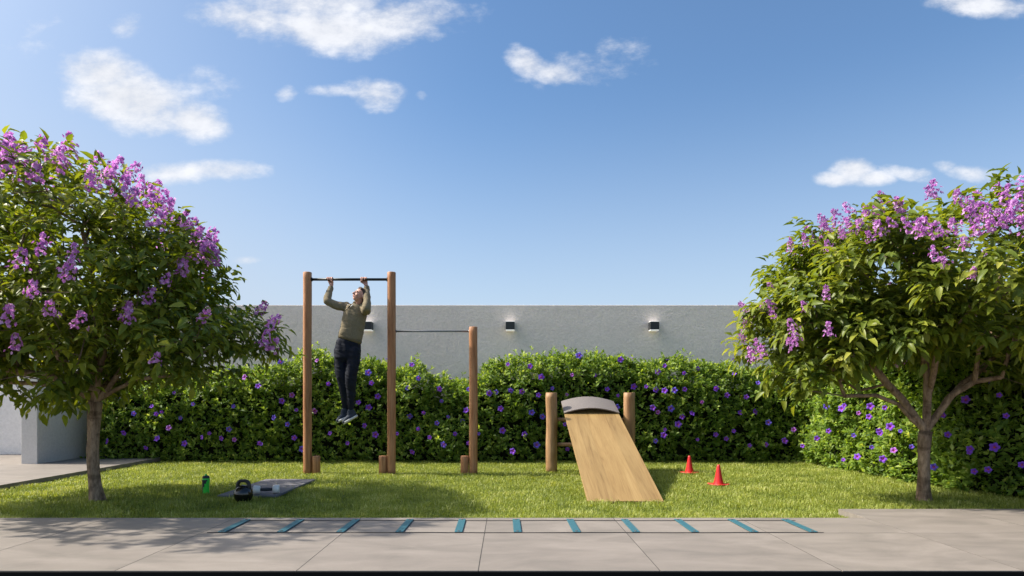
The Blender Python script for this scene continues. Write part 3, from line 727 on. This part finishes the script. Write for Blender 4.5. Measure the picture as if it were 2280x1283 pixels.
    for b_ in blossoms_px:
        px, py = b_[0], b_[1]; s = (b_[2] if len(b_) > 2 else 1.) * bscale
        y = surf(px, py); y = (cen[1] + q.uniform(-.5, .35)) if y is None else y - .06
        p = at(px, py, y); o_ = (Vector(p) - Vector(cen)).normalized()
        put(p - Vector((0, 0, .10)) * s, s * q.uniform(.75, 1.0), Vector((o_.x * .5 + q.gauss(0, .18), o_.y * .3 + q.gauss(0, .15), 1)))
    for k in range(n_back):
        c, r = ells[0]; v = unit(np.array([q.gauss(0, 1), abs(q.gauss(0, 1)) + .3, q.gauss(.4, .8)])); p = np.array(c) + v * np.array(r) * 1.02
        put(p, 1., (v[0] * .5, v[1] * .5, 1))
    return root

def A(px, py, y): return tuple(at(px, py, y))
TY = 6.57
# left tree
bl = [(10,330),(38,320),(88,328),(158,328),(208,360),(255,362),(285,375),(200,400),(270,420),(310,410),(15,370),(75,385),(130,360),(330,440),(355,440),(345,490),(360,460),(415,500),(430,520),(445,540),(460,560),(435,560),(455,525),(400,600,.8),(410,490),(365,620,.7),(322,655,.9),(90,540,.9),(42,575,.8),(160,560,.7),(145,600,.9),(72,640,.9),(15,695,1.),(110,690,.7),(172,715,.8),(285,700,.9),(270,685,.7),(447,702,.7),(575,690,.8),(595,715,.8),(585,750,1.),(600,768,.8),(35,765,.8),(345,800,.6),(0,350),(120,335,.8),(235,395),(290,440,.8),(470,575,.9),(240,375,.8),(60,345,.9)]
ells = [((*A(120, 590, TY)[:1], TY - .15, A(120, 590, TY)[2]), (1.48, 2.0, 1.02)),
        ((A(330, 620, TY)[0], TY, A(330, 620, TY)[2]), (.70, 1.1, .68)),
        ((A(455, 765, TY)[0], TY - .1, A(455, 765, TY)[2]), (.70, .95, .46)),
        ((A(230, 790, TY)[0], TY, A(230, 790, TY)[2]), (1.05, 1.1, .42)),
        ((A(30, 820, TY)[0], TY, A(30, 820, TY)[2]), (1.05, 1.2, .40)),
        ((A(-90, 640, TY)[0], TY, A(-90, 640, TY)[2]), (1.0, 1.3, 1.1))]
limbs = [(None, [A(250, 872, TY), A(300, 845, TY - .1), A(380, 838, TY - .2), A(470, 830, TY - .3)]),
         (None, [A(240, 868, TY), A(290, 800, TY + .05), A(345, 775, TY + .2), A(430, 760, TY + .3)]),
         (None, [A(208, 860, TY), A(212, 790, TY), A(225, 700, TY + .1), A(200, 560, TY + .2)]),
         (None, [A(218, 840, TY - .05), A(240, 740, TY - .2), A(210, 640, TY - .35), A(180, 500, TY - .5)]),
         (None, [A(175, 865, TY), A(110, 835, TY - .15), A(0, 822, TY - .25), A(-120, 780, TY - .3)]),
         (None, [A(170, 872, TY + .05), A(90, 855, TY + .1), A(0, 850, TY + .15), A(-90, 800, TY + .4)])]
tp = [A(219, 1121, TY), A(217, 1112, TY), A(213, 1080, TY), A(208, 1040, TY), A(207, 1000, TY), A(209, 960, TY), A(211, 925, TY), A(212, 895, TY)]
build_tree('flowering_tree', 'broad flowering tree at the left over the patio, its crown shading the bottle and kettlebell', (A(217, 1118, TY)[0], TY, 0), limbs, ells, 1450, 7, bl,
           tp, [.088, .070, .060, .055, .053, .054, .058, .062], zmin=lambda x: np.interp(x, [-4.6, -4.3, -4.1, -3.6, -3.2, -2.6], [1.0, 1.12, 1.22, 1.36, 1.25, 1.12]))
# right tree
bl = [(1765,545,.8),(1800,530,.8),(1838,490),(1845,505),(1870,485),(1900,465),(1895,500),(1935,475),(1972,440),(1965,470),(2000,470),(2015,460),(1990,495),(2030,500),(2050,510),(2085,420),(2075,430),(2060,505),(2090,515),(2140,440),(2155,480),(2165,455),(2190,470),(2220,420),(2235,440),(2235,490),(2255,470),(2270,410),(2265,450),(2210,500),(2245,480),(2175,510),(1920,500),(1960,510),(1850,545,.7),(2085,565,.9),(2110,580,.7),(2165,610,.6),(1845,650,.9),(1795,680,.7),(1770,720,.9),(1780,750,.9),(1770,765,.8),(1845,735,.8),(1665,680,.8),(1675,700,.9),(1695,690,.7),(1725,680,.8),(1665,720,.8),(1660,750,.8),(1690,765,.8),(1680,790,.9),(1700,785,.8),(1720,635,.6),(1725,700,.6),(2150,540,.8),(2130,500),(1945,520,.8),(2200,470),(2275,500),(1878,520,.7)]
ells = [((A(2160, 640, TY)[0], TY, A(2160, 640, TY)[2]), (1.75, 1.55, .86)),
        ((A(1930, 640, TY)[0], TY, A(1930, 640, TY)[2]), (.93, 1.1, .72)),
        ((A(1790, 760, TY)[0], TY - .1, A(1790, 760, TY)[2]), (.60, .8, .55)),
        ((A(1960, 790, TY)[0], TY, A(1960, 790, TY)[2]), (.85, 1.0, .32)),
        ((A(2260, 760, TY)[0], TY, A(2260, 760, TY)[2]), (.95, 1.2, .62))]
limbs = [(None, [A(2030, 935, TY), A(2000, 900, TY - .05), A(1950, 880, TY - .15), A(1880, 882, TY - .25), A(1800, 870, TY - .3)]),
         (None, [A(2035, 925, TY), A(2005, 885, TY + .05), A(1975, 855, TY + .1), A(1910, 870, TY + .15), A(1850, 830, TY + .3)]),
         (None, [A(2063, 940, TY), A(2065, 870, TY), A(2060, 790, TY), A(2055, 690, TY + .1), A(2060, 580, TY + .15)]),
         (None, [A(2085, 930, TY), A(2120, 880, TY - .05), A(2170, 850, TY - .1), A(2230, 840, TY - .2), A(2290, 860, TY - .3)]),
         (None, [A(2085, 925, TY + .03), A(2130, 870, TY + .1), A(2200, 810, TY + .2), A(2260, 740, TY + .3)]),
         (None, [A(2068, 880, TY + .02), A(2090, 780, TY - .25), A(2130, 690, TY - .45), A(2170, 600, TY - .5)])]
tp = [A(2060, 1122, TY), A(2058, 1112, TY), A(2056, 1090, TY), A(2057, 1050, TY), A(2058, 1010, TY), A(2058, 985, TY), A(2060, 960, TY)]
build_tree('flowering_tree', 'flowering tree at the right with a forked sunlit trunk in front of the side hedge', (A(2057, 1118, TY)[0], TY, 0), limbs, ells, 1450, 19, bl,
           tp, [.09, .072, .063, .058, .056, .058, .062], bscale=.76, zmin=lambda x: np.interp(x, [2.5, 3.0, 3.5, 4.0, 4.7, 5.2], [1.05, 1.06, 1.42, 1.58, 1.52, 1.2]))

# ------------------------------------------------------------------ pull-up frame
FY = 8.95
fr = empty('pull_up_frame', (at(872, 1057, FY).x, FY, 0), 'three tall wooden pull-up posts with a high dark bar and a lower grey bar', 'exercise frame')
def post(name, x, y, r, top, mat, parent, wob=0., sides=28, z0=-.03):
    pts = [Vector((x, y, z0))]; rd = [r]; n = max(2, int(top / .08)); s = random.random
    for i in range(1, n):
        z = top * i / n; w = mnoise.noise(Vector((x * 3, z * 2.2, 1.))) * wob; w2 = mnoise.noise(Vector((x * 3, z * 2.2, 9.))) * wob
        pts.append(Vector((x + w, y + w2, z))); rd.append(r * (1 + wob * 4 * mnoise.noise(Vector((x, z * 3.1, 4.)))))
    pts += [Vector((x, y, top - .006)), Vector((x, y, top))]; rd += [r, r - .005]
    bm = bmesh.new(); tube_into(bm, pts, rd, sides); o = bm_obj(name, bm, mat, parent, True)
    return o
for px, top in ((684.5, 2.80), (871.8, 2.80), (1053.8, 2.044)):
    post('post', at(px, 1057, FY).x, FY, .0585, top, M_post, fr, .004)
for px in (703.8, 853, 1034.5):
    post('stub_post', at(px, 1057, FY).x, FY + .0, .057, .258, M_post, fr, .003)
def bar(name, x0, x1, y, z, r, mat, parent, sides=16):
    bm = bmesh.new(); tube_into(bm, [(x0, y, z), (x1, y, z)], [r, r], sides); return bm_obj(name, bm, mat, parent, True)
bx = [at(p, 1057, FY).x for p in (684.5, 871.8, 1053.8)]
BZ = at(0, 622.5, FY).z
bar('high_bar', bx[0], bx[1], FY, BZ, .0185, M_bar_dark, fr)
bar('low_bar', bx[1], bx[2], FY, at(0, 738, FY).z, .011, M_bar_grey, fr)
for x, z in ((bx[0] + .062, BZ), (bx[1] - .062, BZ), (bx[1] + .062, at(0, 738, FY).z), (bx[2] - .062, at(0, 738, FY).z)):
    bar('collar', x - .006, x + .006, FY, z, .028 if z == BZ else .018, M_bar_dark if z == BZ else M_bar_grey, fr)

# ------------------------------------------------------------------ climbing ramp
RY = 9.22
rp = empty('climbing_ramp', (1.18, 8.2, 0), 'light wooden climbing ramp sloping down between two log posts', 'ramp')
for px in (1228, 1401.5):
    post('post', at(px, 1052, RY).x, RY, .081, 1.137, M_log, rp, .011)
for z in (.75, .395):
    bm = bmesh.new(); tube_into(bm, [(.66, RY + .02, z + .004), (1.2, RY + .02, z - .004), (1.72, RY + .02, z)], [.026, .025, .026], 12); bm_obj('rung', bm, M_log, rp, True)
Xl, Xr = .806, 1.569; y0, y1, h1 = 6.47, 9.62, .985
sl = math.atan2(h1, y1 - y0); Ln = math.hypot(h1, y1 - y0)
bm = bmesh.new(); box_bm(bm, 0, Xr - Xl, 0, Ln, -.026, 0, .0015)
bd = bm_obj('board', bm, M_board); bd.location = (Xl, y0, .026); bd.rotation_euler = (sl, 0, 0)
bd.parent = rp; bd.matrix_parent_inverse = world_matrix(rp).inverted()
bm = bmesh.new(); box_bm(bm, .0, Xr - Xl, -.0035, -.0008, -.0255, -.0006)
be = bm_obj('board_edge', bm, M_board_edge); be.location = bd.location; be.rotation_euler = bd.rotation_euler
be.parent = rp; be.matrix_parent_inverse = world_matrix(rp).inverted()
def on_ramp(y): return .026 + (y - y0) * math.tan(sl)
bm = bmesh.new(); n = 20; Wd = Xr - Xl; secs = []
for i in range(n + 1):
    u_ = i / n; hgt = .070 * math.sin(PI * u_) ** .9 if 0 < u_ < 1 else 0
    x = Xl - .006 + (Wd + .012) * u_; row = []
    for (y, dz) in ((9.06, 0), (9.57, 0)):
        for th in (.0, .014): row.append(bm.verts.new((x, y - th * .3, on_ramp(y) + .003 + hgt + th)))
    secs.append(row)
for a, b in zip(secs, secs[1:]):
    bm.faces.new((a[1], b[1], b[3], a[3])); bm.faces.new((a[0], a[2], b[2], b[0])); bm.faces.new((a[0], b[0], b[1], a[1])); bm.faces.new((a[2], a[3], b[3], b[2]))
bm.faces.new((secs[0][0], secs[0][1], secs[0][3], secs[0][2])); bm.faces.new((secs[-1][0], secs[-1][2], secs[-1][3], secs[-1][1]))
bm_obj('arched_cap', bm, M_arch, rp, False)

# ------------------------------------------------------------------ cones
def cone(px, py, Y, rot, label):
    p = at(px, py, Y); p.z = 0; r = empty('training_cone', p, label, 'cone', 'red training cones on the lawn')
    prof = [(.062, .010), (.060, .016), (.050, .055), (.040, .105), (.029, .165), (.020, .222), (.016, .236), (.010, .240), (.0, .2405)]
    o = bm_obj('cone_body', lathe(prof, 36), M_red, None, True); o.parent = r
    bm = bmesh.new(); n = 48; rings = []
    for (s, z) in ((.054, .015), (.075, .012), (.100, .012), (.108, .006), (.108, .001)):
        ring = []
        for k in range(n):
            a = 2 * PI * k / n; q = 1 / (abs(math.cos(a)) ** 5 + abs(math.sin(a)) ** 5) ** .2; lift = .010 * max(0, (q - 1) / .32) * (s > .09)
            ring.append(bm.verts.new((s * q * math.cos(a), s * q * math.sin(a), z + lift)))
        if rings:
            for k in range(n): bm.faces.new((rings[-1][k], rings[-1][(k + 1) % n], ring[(k + 1) % n], ring[k]))
        rings.append(ring)
    bm.faces.new(rings[-1]); o = bm_obj('base', bm, M_red, None, True); o.parent = r; r.rotation_euler = (0, 0, rot); r.location.z = .016
cone(1535, 1055, 9.02, R(38), 'red training cone farther back near the hedge, beside the ramp shadow')
cone(1600, 1082, 7.78, R(30), 'red training cone nearer the front, out on the sunny grass')

# ------------------------------------------------------------------ mat, kettlebell, dumbbell, bottle
bm = bmesh.new(); box_bm(bm, -3.03, -2.405, 6.76, 8.13, .018, .042, .004, 2)
mt = bm_obj('exercise_mat', bm, M_mat); tag(mt, 'grey rectangular exercise mat lying on the shaded grass under the dumbbell', 'mat')
kb = empty('kettlebell', (at(542, 1120, 6.52).x, 6.52, .01), 'glossy black kettlebell standing on the grass by the mat corner', 'kettlebell')
prof = [(0, .0), (.055, .0), (.062, .003)] + [(.1 * math.cos(a), .082 + .1 * math.sin(a)) for a in [R(q) for q in range(-50, 90, 10)]] + [(0, .182)]
o = bm_obj('bell', lathe(prof, 40), M_black, None, True); o.parent = kb
pts = []
for i in range(25):
    t_ = i / 24; a = PI * t_
    x = -.068 * math.copysign(abs(math.cos(a)) ** .55, math.cos(a)); z = .115 + .108 * math.sin(a) ** .6 if 0 < t_ < 1 else .10
    x *= .9 if t_ in (0, 1) else 1
    pts.append((x, 0, z))
o = bm_obj('handle', tube(pts, [.0175 + .004 * abs(math.cos(PI * i / 24)) for i in range(25)], 14), M_blackm, None, True); o.parent = kb
kb.rotation_euler = (0, 0, R(-8)); kb.scale = (.93, .93, .95)
db = empty('dumbbell', (at(593.5, 1095, 6.86).x, 6.86, .042), 'steel dumbbell with dark handle lying on the grey mat', 'dumbbell')
def along_x(bm, segs, sides):
    pts = [(x, 0, .046) for x, _ in segs]; tube_into(bm, pts, [r for _, r in segs], sides); return bm
for s in (-1, 1):
    bm = bmesh.new(); along_x(bm, [(s * .062, .030), (s * .066, .043), (s * .126, .046), (s * .131, .040)] if s > 0 else [(s * .131, .040), (s * .126, .046), (s * .066, .043), (s * .062, .030)], 28)
    o = bm_obj('weight', bm, M_steel, None, False); o.parent = db
    for f in o.data.polygons: f.use_smooth = len(f.vertices) == 4
bm = bmesh.new(); along_x(bm, [(-.062, .014), (-.04, .0165), (0, .0185), (.04, .0165), (.062, .014)], 16); o = bm_obj('handle', bm, M_dgrip, None, True); o.parent = db
db.rotation_euler = (0, 0, R(14))
bt = empty('water_bottle', (at(458.5, 1102, 7.08).x, 7.08, .008), 'lime green and black squeeze bottle standing on the grass', 'bottle')
prof = [(0, 0), (.030, 0), (.034, .004), (.035, .02), (.034, .05), (.0345, .08), (.037, .115), (.040, .14), (.040, .158), (.036, .166), (.035, .172)]
bm = lathe(prof, 40)
dark = [f for f in bm.faces if (lambda c: c.y < .02 and c.x < (c.z - .085) * .55 - .006 and .018 < c.z < .150 or (c.x < -.022 and .018 < c.z < .150))(f.calc_center_median())]
ret = bmesh.ops.duplicate(bm, geom=dark); bm2 = bmesh.new(); mp = {}
for f in [g for g in ret['geom'] if isinstance(g, bmesh.types.BMFace)]:
    vs = []
    for v in f.verts:
        if v not in mp: mp[v] = bm2.verts.new((v.co.x * 1.035, v.co.y * 1.035, v.co.z))
        vs.append(mp[v])
    bm2.faces.new(vs)
bmesh.ops.delete(bm, geom=[g for g in ret['geom'] if isinstance(g, bmesh.types.BMVert)], context='VERTS')
o = bm_obj('bottle_body', bm, M_green, None, True); o.parent = bt
o = bm_obj('grip_panel', bm2, M_dgrip, None, True); o.parent = bt
o = bm_obj('lid', lathe([(.0, .172), (.037, .172), (.0375, .178), (.034, .194), (.022, .201), (0, .202)], 32), M_dgrip, None, True); o.parent = bt
o = bm_obj('spout', lathe([(.0, .200), (.012, .200), (.012, .208), (.007, .212), (.008, .220), (0, .222)], 20), M_green, None, True); o.parent = bt

# ------------------------------------------------------------------ agility ladder
la = empty('agility_ladder', (.08, 4.98, TH), 'flat agility ladder with teal rungs stretched out along the paving', 'agility ladder')
LX = [-2.085 + i * .4325 for i in range(11)]; LY0, LY1 = 4.725, 5.225
def wave(x): return .0
for y in (4.728 - .004, 5.190):
    pts = [(x, y + .004 * math.sin(x * 5 + y), TH + .0035) for x in np.linspace(-2.19 if y < 5 else -2.14, 2.31, 70)]
    bm = bmesh.new(); prev = None
    for (x, yy, z) in pts:
        ring = [bm.verts.new((x, yy - .006, z - .0015)), bm.verts.new((x, yy + .006, z - .0015)), bm.verts.new((x, yy + .006, z + .0012)), bm.verts.new((x, yy - .006, z + .0012))]
        if prev:
            for k in range(4): bm.faces.new((prev[k], prev[(k + 1) % 4], ring[(k + 1) % 4], ring[k]))
        else: bm.faces.new(ring[::-1])
        prev = ring
    bm.faces.new(prev); bm_obj('strap', bm, M_strap, la)
bm = bmesh.new(); box_bm(bm, -.029, .029, 0, LY1 - LY0, 0, .005, .0018, 1); me_r = bpy.data.meshes.new('rung'); bmesh.ops.recalc_face_normals(bm, faces=bm.faces); bm.to_mesh(me_r); bm.free(); me_r.materials.append(M_teal)
bm = bmesh.new(); bmesh.ops.create_cone(bm, cap_ends=True, segments=18, radius1=.0115, radius2=.009, depth=.003); me_c = bpy.data.meshes.new('rivet'); bm.to_mesh(me_c); bm.free(); me_c.materials.append(M_strap)
lb = random.Random(2); inv = world_matrix(la).inverted()
for x in LX:
    o = bpy.data.objects.new('rung', me_r); o.location = (x, LY0 - .006, TH + .0052); o.rotation_euler = (0, 0, R(lb.uniform(-1., 1.))); C.objects.link(o); o.parent = la; o.matrix_parent_inverse = inv
    for yy in (.022, LY1 - LY0 - .022):
        c = bpy.data.objects.new('rivet', me_c); c.location = (0, yy, .0063); C.objects.link(c); c.parent = o

# ------------------------------------------------------------------ the man on the high bar
K = .0017435
def P(cx, cy, d=0.): return Vector((cx * K - 2.6646, FY - d, 2.8388 - cy * K))
man = empty('person', tuple(P(275, 1200)), 'man in olive sweatshirt and navy trousers pulling himself up on the high bar', 'person')
def add_ball(bm, c, r, rot=None, scl=(1, 1, 1), sub=3):
    M4 = Matrix.Translation(c) @ ((rot.to_4x4()) if rot is not None else Matrix.Identity(4)) @ Matrix.Diagonal((r * scl[0], r * scl[1], r * scl[2], 1))
    bmesh.ops.create_icosphere(bm, subdivisions=sub, radius=1, matrix=M4)
def add_chain(bm, ch, sides=20):
    for (c, r) in ch: add_ball(bm, c, r, sub=2 if r < .02 else 3)
    for (a, ra), (b, rb) in zip(ch, ch[1:]):
        if (Vector(b) - Vector(a)).length > 1e-5: tube_into(bm, [a, b], [ra, rb], sides)
def add_loft(bm, secs, sides=32):
    """secs: (centre, half width, half depth, tilt, yaw)"""
    prev = None; first = None
    for (c, hw, hd, tilt, yaw) in secs:
        w = Vector((math.cos(tilt) * math.cos(yaw), math.sin(yaw) * math.cos(tilt), -math.sin(tilt))); dp = Vector((-math.sin(yaw), math.cos(yaw), 0)); ring = []
        for k in range(sides):
            a = 2 * PI * k / sides; ex = 2 / 2.4
            ca, sa = math.cos(a), math.sin(a)
            ring.append(bm.verts.new(c + w * hw * math.copysign(abs(ca) ** ex, ca) + dp * hd * math.copysign(abs(sa) ** ex, sa)))
        if prev:
            for k in range(sides): bm.faces.new((prev[k], prev[(k + 1) % sides], ring[(k + 1) % sides], ring[k]))
        else: first = ring
        prev = ring
    bm.faces.new(first[::-1]); bm.faces.new(prev)
def remesh(name, bm, mat, parent, vox, smooth=4, disp=0., dscale=12, seed=0.):
    bmesh.ops.recalc_face_normals(bm, faces=bm.faces)
    me = bpy.data.meshes.new(name); bm.to_mesh(me); bm.free(); o = bpy.data.objects.new(name, me); C.objects.link(o)
    r = o.modifiers.new('r', 'REMESH'); r.mode = 'VOXEL'; r.voxel_size = vox
    s = o.modifiers.new('s', 'SMOOTH'); s.iterations = smooth; s.factor = .5
    dg = bpy.context.evaluated_depsgraph_get(); dg.update(); ev = o.evaluated_get(dg); me2 = bpy.data.meshes.new_from_object(ev)
    bpy.data.objects.remove(o); me2.name = name
    if disp:
        nrm = [v.normal.copy() for v in me2.vertices]
        for v, nn in zip(me2.vertices, nrm):
            q = v.co; a = mnoise.noise(Vector((q.x * dscale + seed, q.y * dscale, q.z * dscale * .7 + q.x * dscale * .8))); a2 = abs(mnoise.noise(Vector((q.x * dscale * .6 - seed, q.y * dscale * .5, q.z * dscale * 1.6 + q.x * 9))))
            v.co = q + nn * disp * (a + .9 * (.35 - a2))
    me2.materials.clear(); me2.materials.append(mat)
    return mesh_obj(name, me2, mat, parent, True)
# joints
Lw, Le, Ls = P(130, 140, -.005), P(114, 262, .10), P(250, 296, .01)
Rw, Re, Rs = P(411, 140, -.005), P(436, 325, .20), P(402, 300, .03)
neck0, neck1 = P(345, 300, .01), P(352, 262, .03)
# head frame
hc = P(368, 214, .055)
Fd = Vector((-.66, -.60, .42)).normalized(); Up = Vector((.30, .12, .95)); Up = (Up - Fd * Up.dot(Fd)).normalized(); Sd = Fd.cross(Up)   # forward, up, his right-hand side
HR = Matrix((Sd, Fd, Up)).transposed()
def H(s, f, u): return hc + Sd * s + Fd * f + Up * u
bm = bmesh.new()
add_ball(bm, H(0, -.012, .028), 1, HR, (.074, .092, .084)); add_ball(bm, H(0, .022, -.028), 1, HR, (.060, .066, .072)); add_ball(bm, H(0, .052, -.074), .024, HR, (1.1, .9, .85))
add_chain(bm, [(H(0, .082, .012), .008), (H(0, .104, -.022), .0125)]); add_ball(bm, H(.011, .094, -.026), .006); add_ball(bm, H(-.011, .094, -.026), .006)
add_chain(bm, [(H(-.034, .070, .022), .006), (H(0, .080, .020), .009), (H(.034, .070, .022), .006)])
for s in (-1, 1):
    add_ball(bm, H(s * .074, -.012, -.006), 1, HR, (.009, .018, .030)); add_ball(bm, H(s * .038, .058, -.022), .022)
add_chain(bm, [(neck1 + Vector((0, .0, -.03)), .056), (H(0, -.02, -.055), .052)])
# arms, trunk and legs beneath the clothes
add_loft(bm, [(P(345, 292, 0), .06, .055, .3, .15), (P(332, 330, 0), .145, .09, .2, .15), (P(308, 430, .01), .135, .09, .25, .15), (P(285, 540, .01), .125, .09, .3, .15), (P(270, 640, .01), .145, .095, .1, .15), (P(262, 690, .01), .13, .09, .0, .15)])
add_chain(bm, [(Ls, .048), (Le, .036), (Lw, .026), (P(133, 122, -.012), .024)]); add_chain(bm, [(Rs, .048), (Re, .038), (Rw, .026), (P(407, 122, -.012), .024)])
add_chain(bm, [(P(212, 660, .03), .075), (P(222, 860, .04), .045), (P(244, 1100, .0), .032)]); add_chain(bm, [(P(312, 660, .06), .075), (P(304, 860, .08), .045), (P(296, 1110, .04), .032)])
# hands: palm behind and below the bar, four unequal fingers over it, thumb from the side underneath
def hand(cx, wrist_x, thumb):
    bc = P(cx, 0); bc.z = BZ; X0 = bc.x; y, z = FY, BZ; w = P(wrist_x, 122, -.012)
    pc = Vector((X0 + (w.x - X0) * .25, y + .028, z - .024))
    add_chain(bm, [(w, .0225), (pc + Vector(((w.x - X0) * .3, .002, -.022)), .026)])
    for k, off in enumerate((-.031, -.0105, .0105, .031)):
        add_chain(bm, [(w + Vector((off * .4, 0, 0)), .015), (Vector((X0 + off * .95, y + .032, z - .004)), .0125)])
    for k, off in enumerate((-.033, -.011, .011, .033)):
        i = k if thumb > 0 else 3 - k; ln = (.82, .98, 1.06, .94)[i]; r = (.0080, .0092, .0095, .0090)[i]
        rr = .0275; x = X0 + off
        a0 = [25, 62, 100, 140, 182 * (ln * .5 + .5), 182 * ln + 18]
        pts = [(Vector((x + .001 * j * (1 if off > 0 else -1), y + rr * math.cos(R(a)), z + rr * math.sin(R(a)))), r * (1.12 - .05 * j)) for j, a in enumerate(a0)]
        add_chain(bm, pts, 12)
    xs = X0 + thumb * .036
    add_chain(bm, [(w + Vector((thumb * .012, 0, .012)), .014), (Vector((xs, y + .020, z - .032)), .0125), (Vector((xs + thumb * .004, y - .008, z - .033)), .0110), (Vector((xs - thumb * .006, y - .030, z - .024)), .0095)], 12)
hand(121, 133, 1); hand(392, 407, -1)
body = remesh('body', bm, M_skin, man, .0046, 3)
# face details
for s in (-1, 1):
    bm = bmesh.new(); add_ball(bm, H(s * .030, .0735, .004), 1, HR, (.011, .006, .006)); bm_obj('eye', bm, M_eye, man, True)
    bm = bmesh.new(); add_chain(bm, [(H(s * .046, .070, .024), .0035), (H(s * .030, .081, .029), .0042), (H(s * .015, .084, .026), .0035)], 8); bm_obj('eyebrow', bm, M_hair, man, True)
bm = bmesh.new(); add_ball(bm, H(0, .0845, -.050), 1, HR, (.021, .008, .006)); bm_obj('lips', bm, M_lip, man, True)
bm = bmesh.new()
add_ball(bm, H(0, -.024, .040), 1, HR, (.080, .092, .082)); add_chain(bm, [(H(-.040, .038, .086), .018), (H(0, .048, .094), .020), (H(.040, .038, .086), .018)])
add_ball(bm, H(0, -.058, -.005), 1, HR, (.068, .052, .062))
bmesh.ops.recalc_face_normals(bm, faces=bm.faces)
# cut the cap of hair away from the face
hair = remesh('hair', bm, M_hair, man, .006, 2, .006, 40)
bm = bmesh.new(); bm.from_mesh(hair.data)
kill = [v for v in bm.verts if (lambda q: q.dot(Fd) > .030 and q.dot(Up) < .058)(v.co - (hc))]
bmesh.ops.delete(bm, geom=kill, context='VERTS'); bm.to_mesh(hair.data); bm.free()
# sweatshirt
bm = bmesh.new()
add_loft(bm, [(P(346, 276, .01), .058, .062, .25, .15), (P(342, 292, .01), .105, .085, .2, .15), (P(333, 318, .0), .158, .112, .15, .15), (P(322, 370, .01), .160, .122, .2, .15), (P(308, 440, .02), .160, .122, .25, .15), (P(296, 500, .02), .160, .12, .28, .15), (P(288, 535, .02), .166, .122, .3, .15), (P(284, 552, .02), .160, .118, .3, .15)])
add_chain(bm, [(P(268, 312, .0), .070), (Ls + Vector((0, 0, -.004)), .067), (P(190, 296, .06), .058), (Le, .052), (P(116, 215, .05), .049), (Lw + Vector((0, 0, -.012)), .037)])
add_chain(bm, [(P(385, 322, .0), .074), (Rs, .071), (P(424, 335, .12), .066), (Re, .060), (P(430, 250, .11), .053), (Rw + Vector((0, 0, -.012)), .038)])
remesh('sweatshirt', bm, M_hoodie, man, .0075, 4, .010, 15, 2.)
# ribs: cuffs, hem, collar
for w, e in ((Lw, Le), (Rw, Re)):
    d_ = (e - w).normalized(); bm = bmesh.new(); tube_into(bm, [w - d_ * .006, w + d_ * .006, w + d_ * .04, w + d_ * .05], [.030, .0345, .0365, .034], 24); bm_obj('cuff', bm, M_rib, man, True)
bm = bmesh.new(); add_loft(bm, [(P(288, 541, .02), .163, .120, .3, .15), (P(285, 553, .02), .166, .123, .3, .15), (P(280, 570, .02), .160, .118, .3, .15)]); bm_obj('hem', bm, M_rib, man, True)
bm = bmesh.new(); add_loft(bm, [(P(345, 280, .012), .070, .070, .25, .15), (P(348, 270, .015), .069, .069, .25, .15), (P(350, 264, .017), .062, .063, .25, .15)]); bm_obj('collar', bm, M_rib, man, True)
bm = bmesh.new(); add_chain(bm, [(P(305, 284, .125), .005), (P(290, 312, .135), .005), (P(268, 336, .135), .005)], 8); bm_obj('drawstring', bm, M_eye, man, True)
bm = bmesh.new(); add_chain(bm, [(P(322, 290, .125), .007), (P(306, 306, .132), .007)], 8); add_chain(bm, [(P(284, 287, .105), .005), (P(276, 290, .105), .005)], 8); bm_obj('chest_tag', bm, M_sole, man, True)
# trousers
bm = bmesh.new()
add_loft(bm, [(P(281, 548, .015), .148, .108, .3, .15), (P(276, 590, .02), .166, .118, .22, .15), (P(267, 650, .02), .180, .125, .1, .15), (P(263, 705, .03), .172, .115, 0, .15), (P(262, 735, .03), .12, .08, 0, .15)])
add_chain(bm, [(P(212, 655, .02), .096), (P(212, 740, .03), .090), (P(224, 850, .05), .074), (P(238, 960, .03), .061), (P(246, 1050, .01), .051), (P(246, 1098, .0), .040)])
add_chain(bm, [(P(313, 655, .05), .098), (P(316, 740, .07), .090), (P(303, 840, .10), .078), (P(298, 950, .07), .066), (P(294, 1050, .05), .053), (P(296, 1104, .045), .041)])
remesh('trousers', bm, M_trouser, man, .0078, 4, .011, 13, 6.)
# shoes
def shoe(heel, toe, ankle, down):
    ax = (toe - heel).normalized(); dn = (down - ax * down.dot(ax)).normalized(); sd = ax.cross(dn); Mr = Matrix((ax, sd, dn)).transposed(); Lf = (toe - heel).length
    bm = bmesh.new()
    def q(a, s, d_): return heel + ax * (a * Lf) + sd * s + dn * d_
    add_chain(bm, [(ankle, .040), (q(.10, 0, -.012), .040)]); add_chain(bm, [(q(.10, 0, .0), .036), (q(.42, 0, -.002), .038), (q(.72, .002, .008), .037), (q(.92, .002, .018), .026)])
    add_chain(bm, [(ankle + ax * .025, .034), (q(.45, 0, -.016), .030)])
    up_ = remesh('shoe', bm, M_shoe, man, .006, 3)
    bm = bmesh.new(); out = [(-.06, 0), (-.03, .026), (.12, .036), (.4, .034), (.7, .044), (.9, .036), (1.02, .0)]
    rings = []
    ol = out + [(a, -s) for a, s in out[-2:0:-1]]
    for dd, g in ((.022, 1.), (.030, 1.04), (.045, 1.02)):
        rings.append([bm.verts.new(q(a, s * g, dd + (.004 if a > .9 else 0))) for a, s in ol])
    for ra, rb in zip(rings, rings[1:]):
        for k in range(len(ol)): bm.faces.new((ra[k], ra[(k + 1) % len(ol)], rb[(k + 1) % len(ol)], rb[k]))
    bm.faces.new(rings[0][::-1]); bm.faces.new(rings[-1]); bm_obj('sole', bm, M_sole, man, True)
shoe(P(262, 1148, -.02), P(186, 1192, .09), P(243, 1112, .0), Vector((.45, -.1, -1)))
shoe(P(326, 1148, .02), P(240, 1204, .15), P(297, 1118, .045), Vector((.45, -.15, -1)))
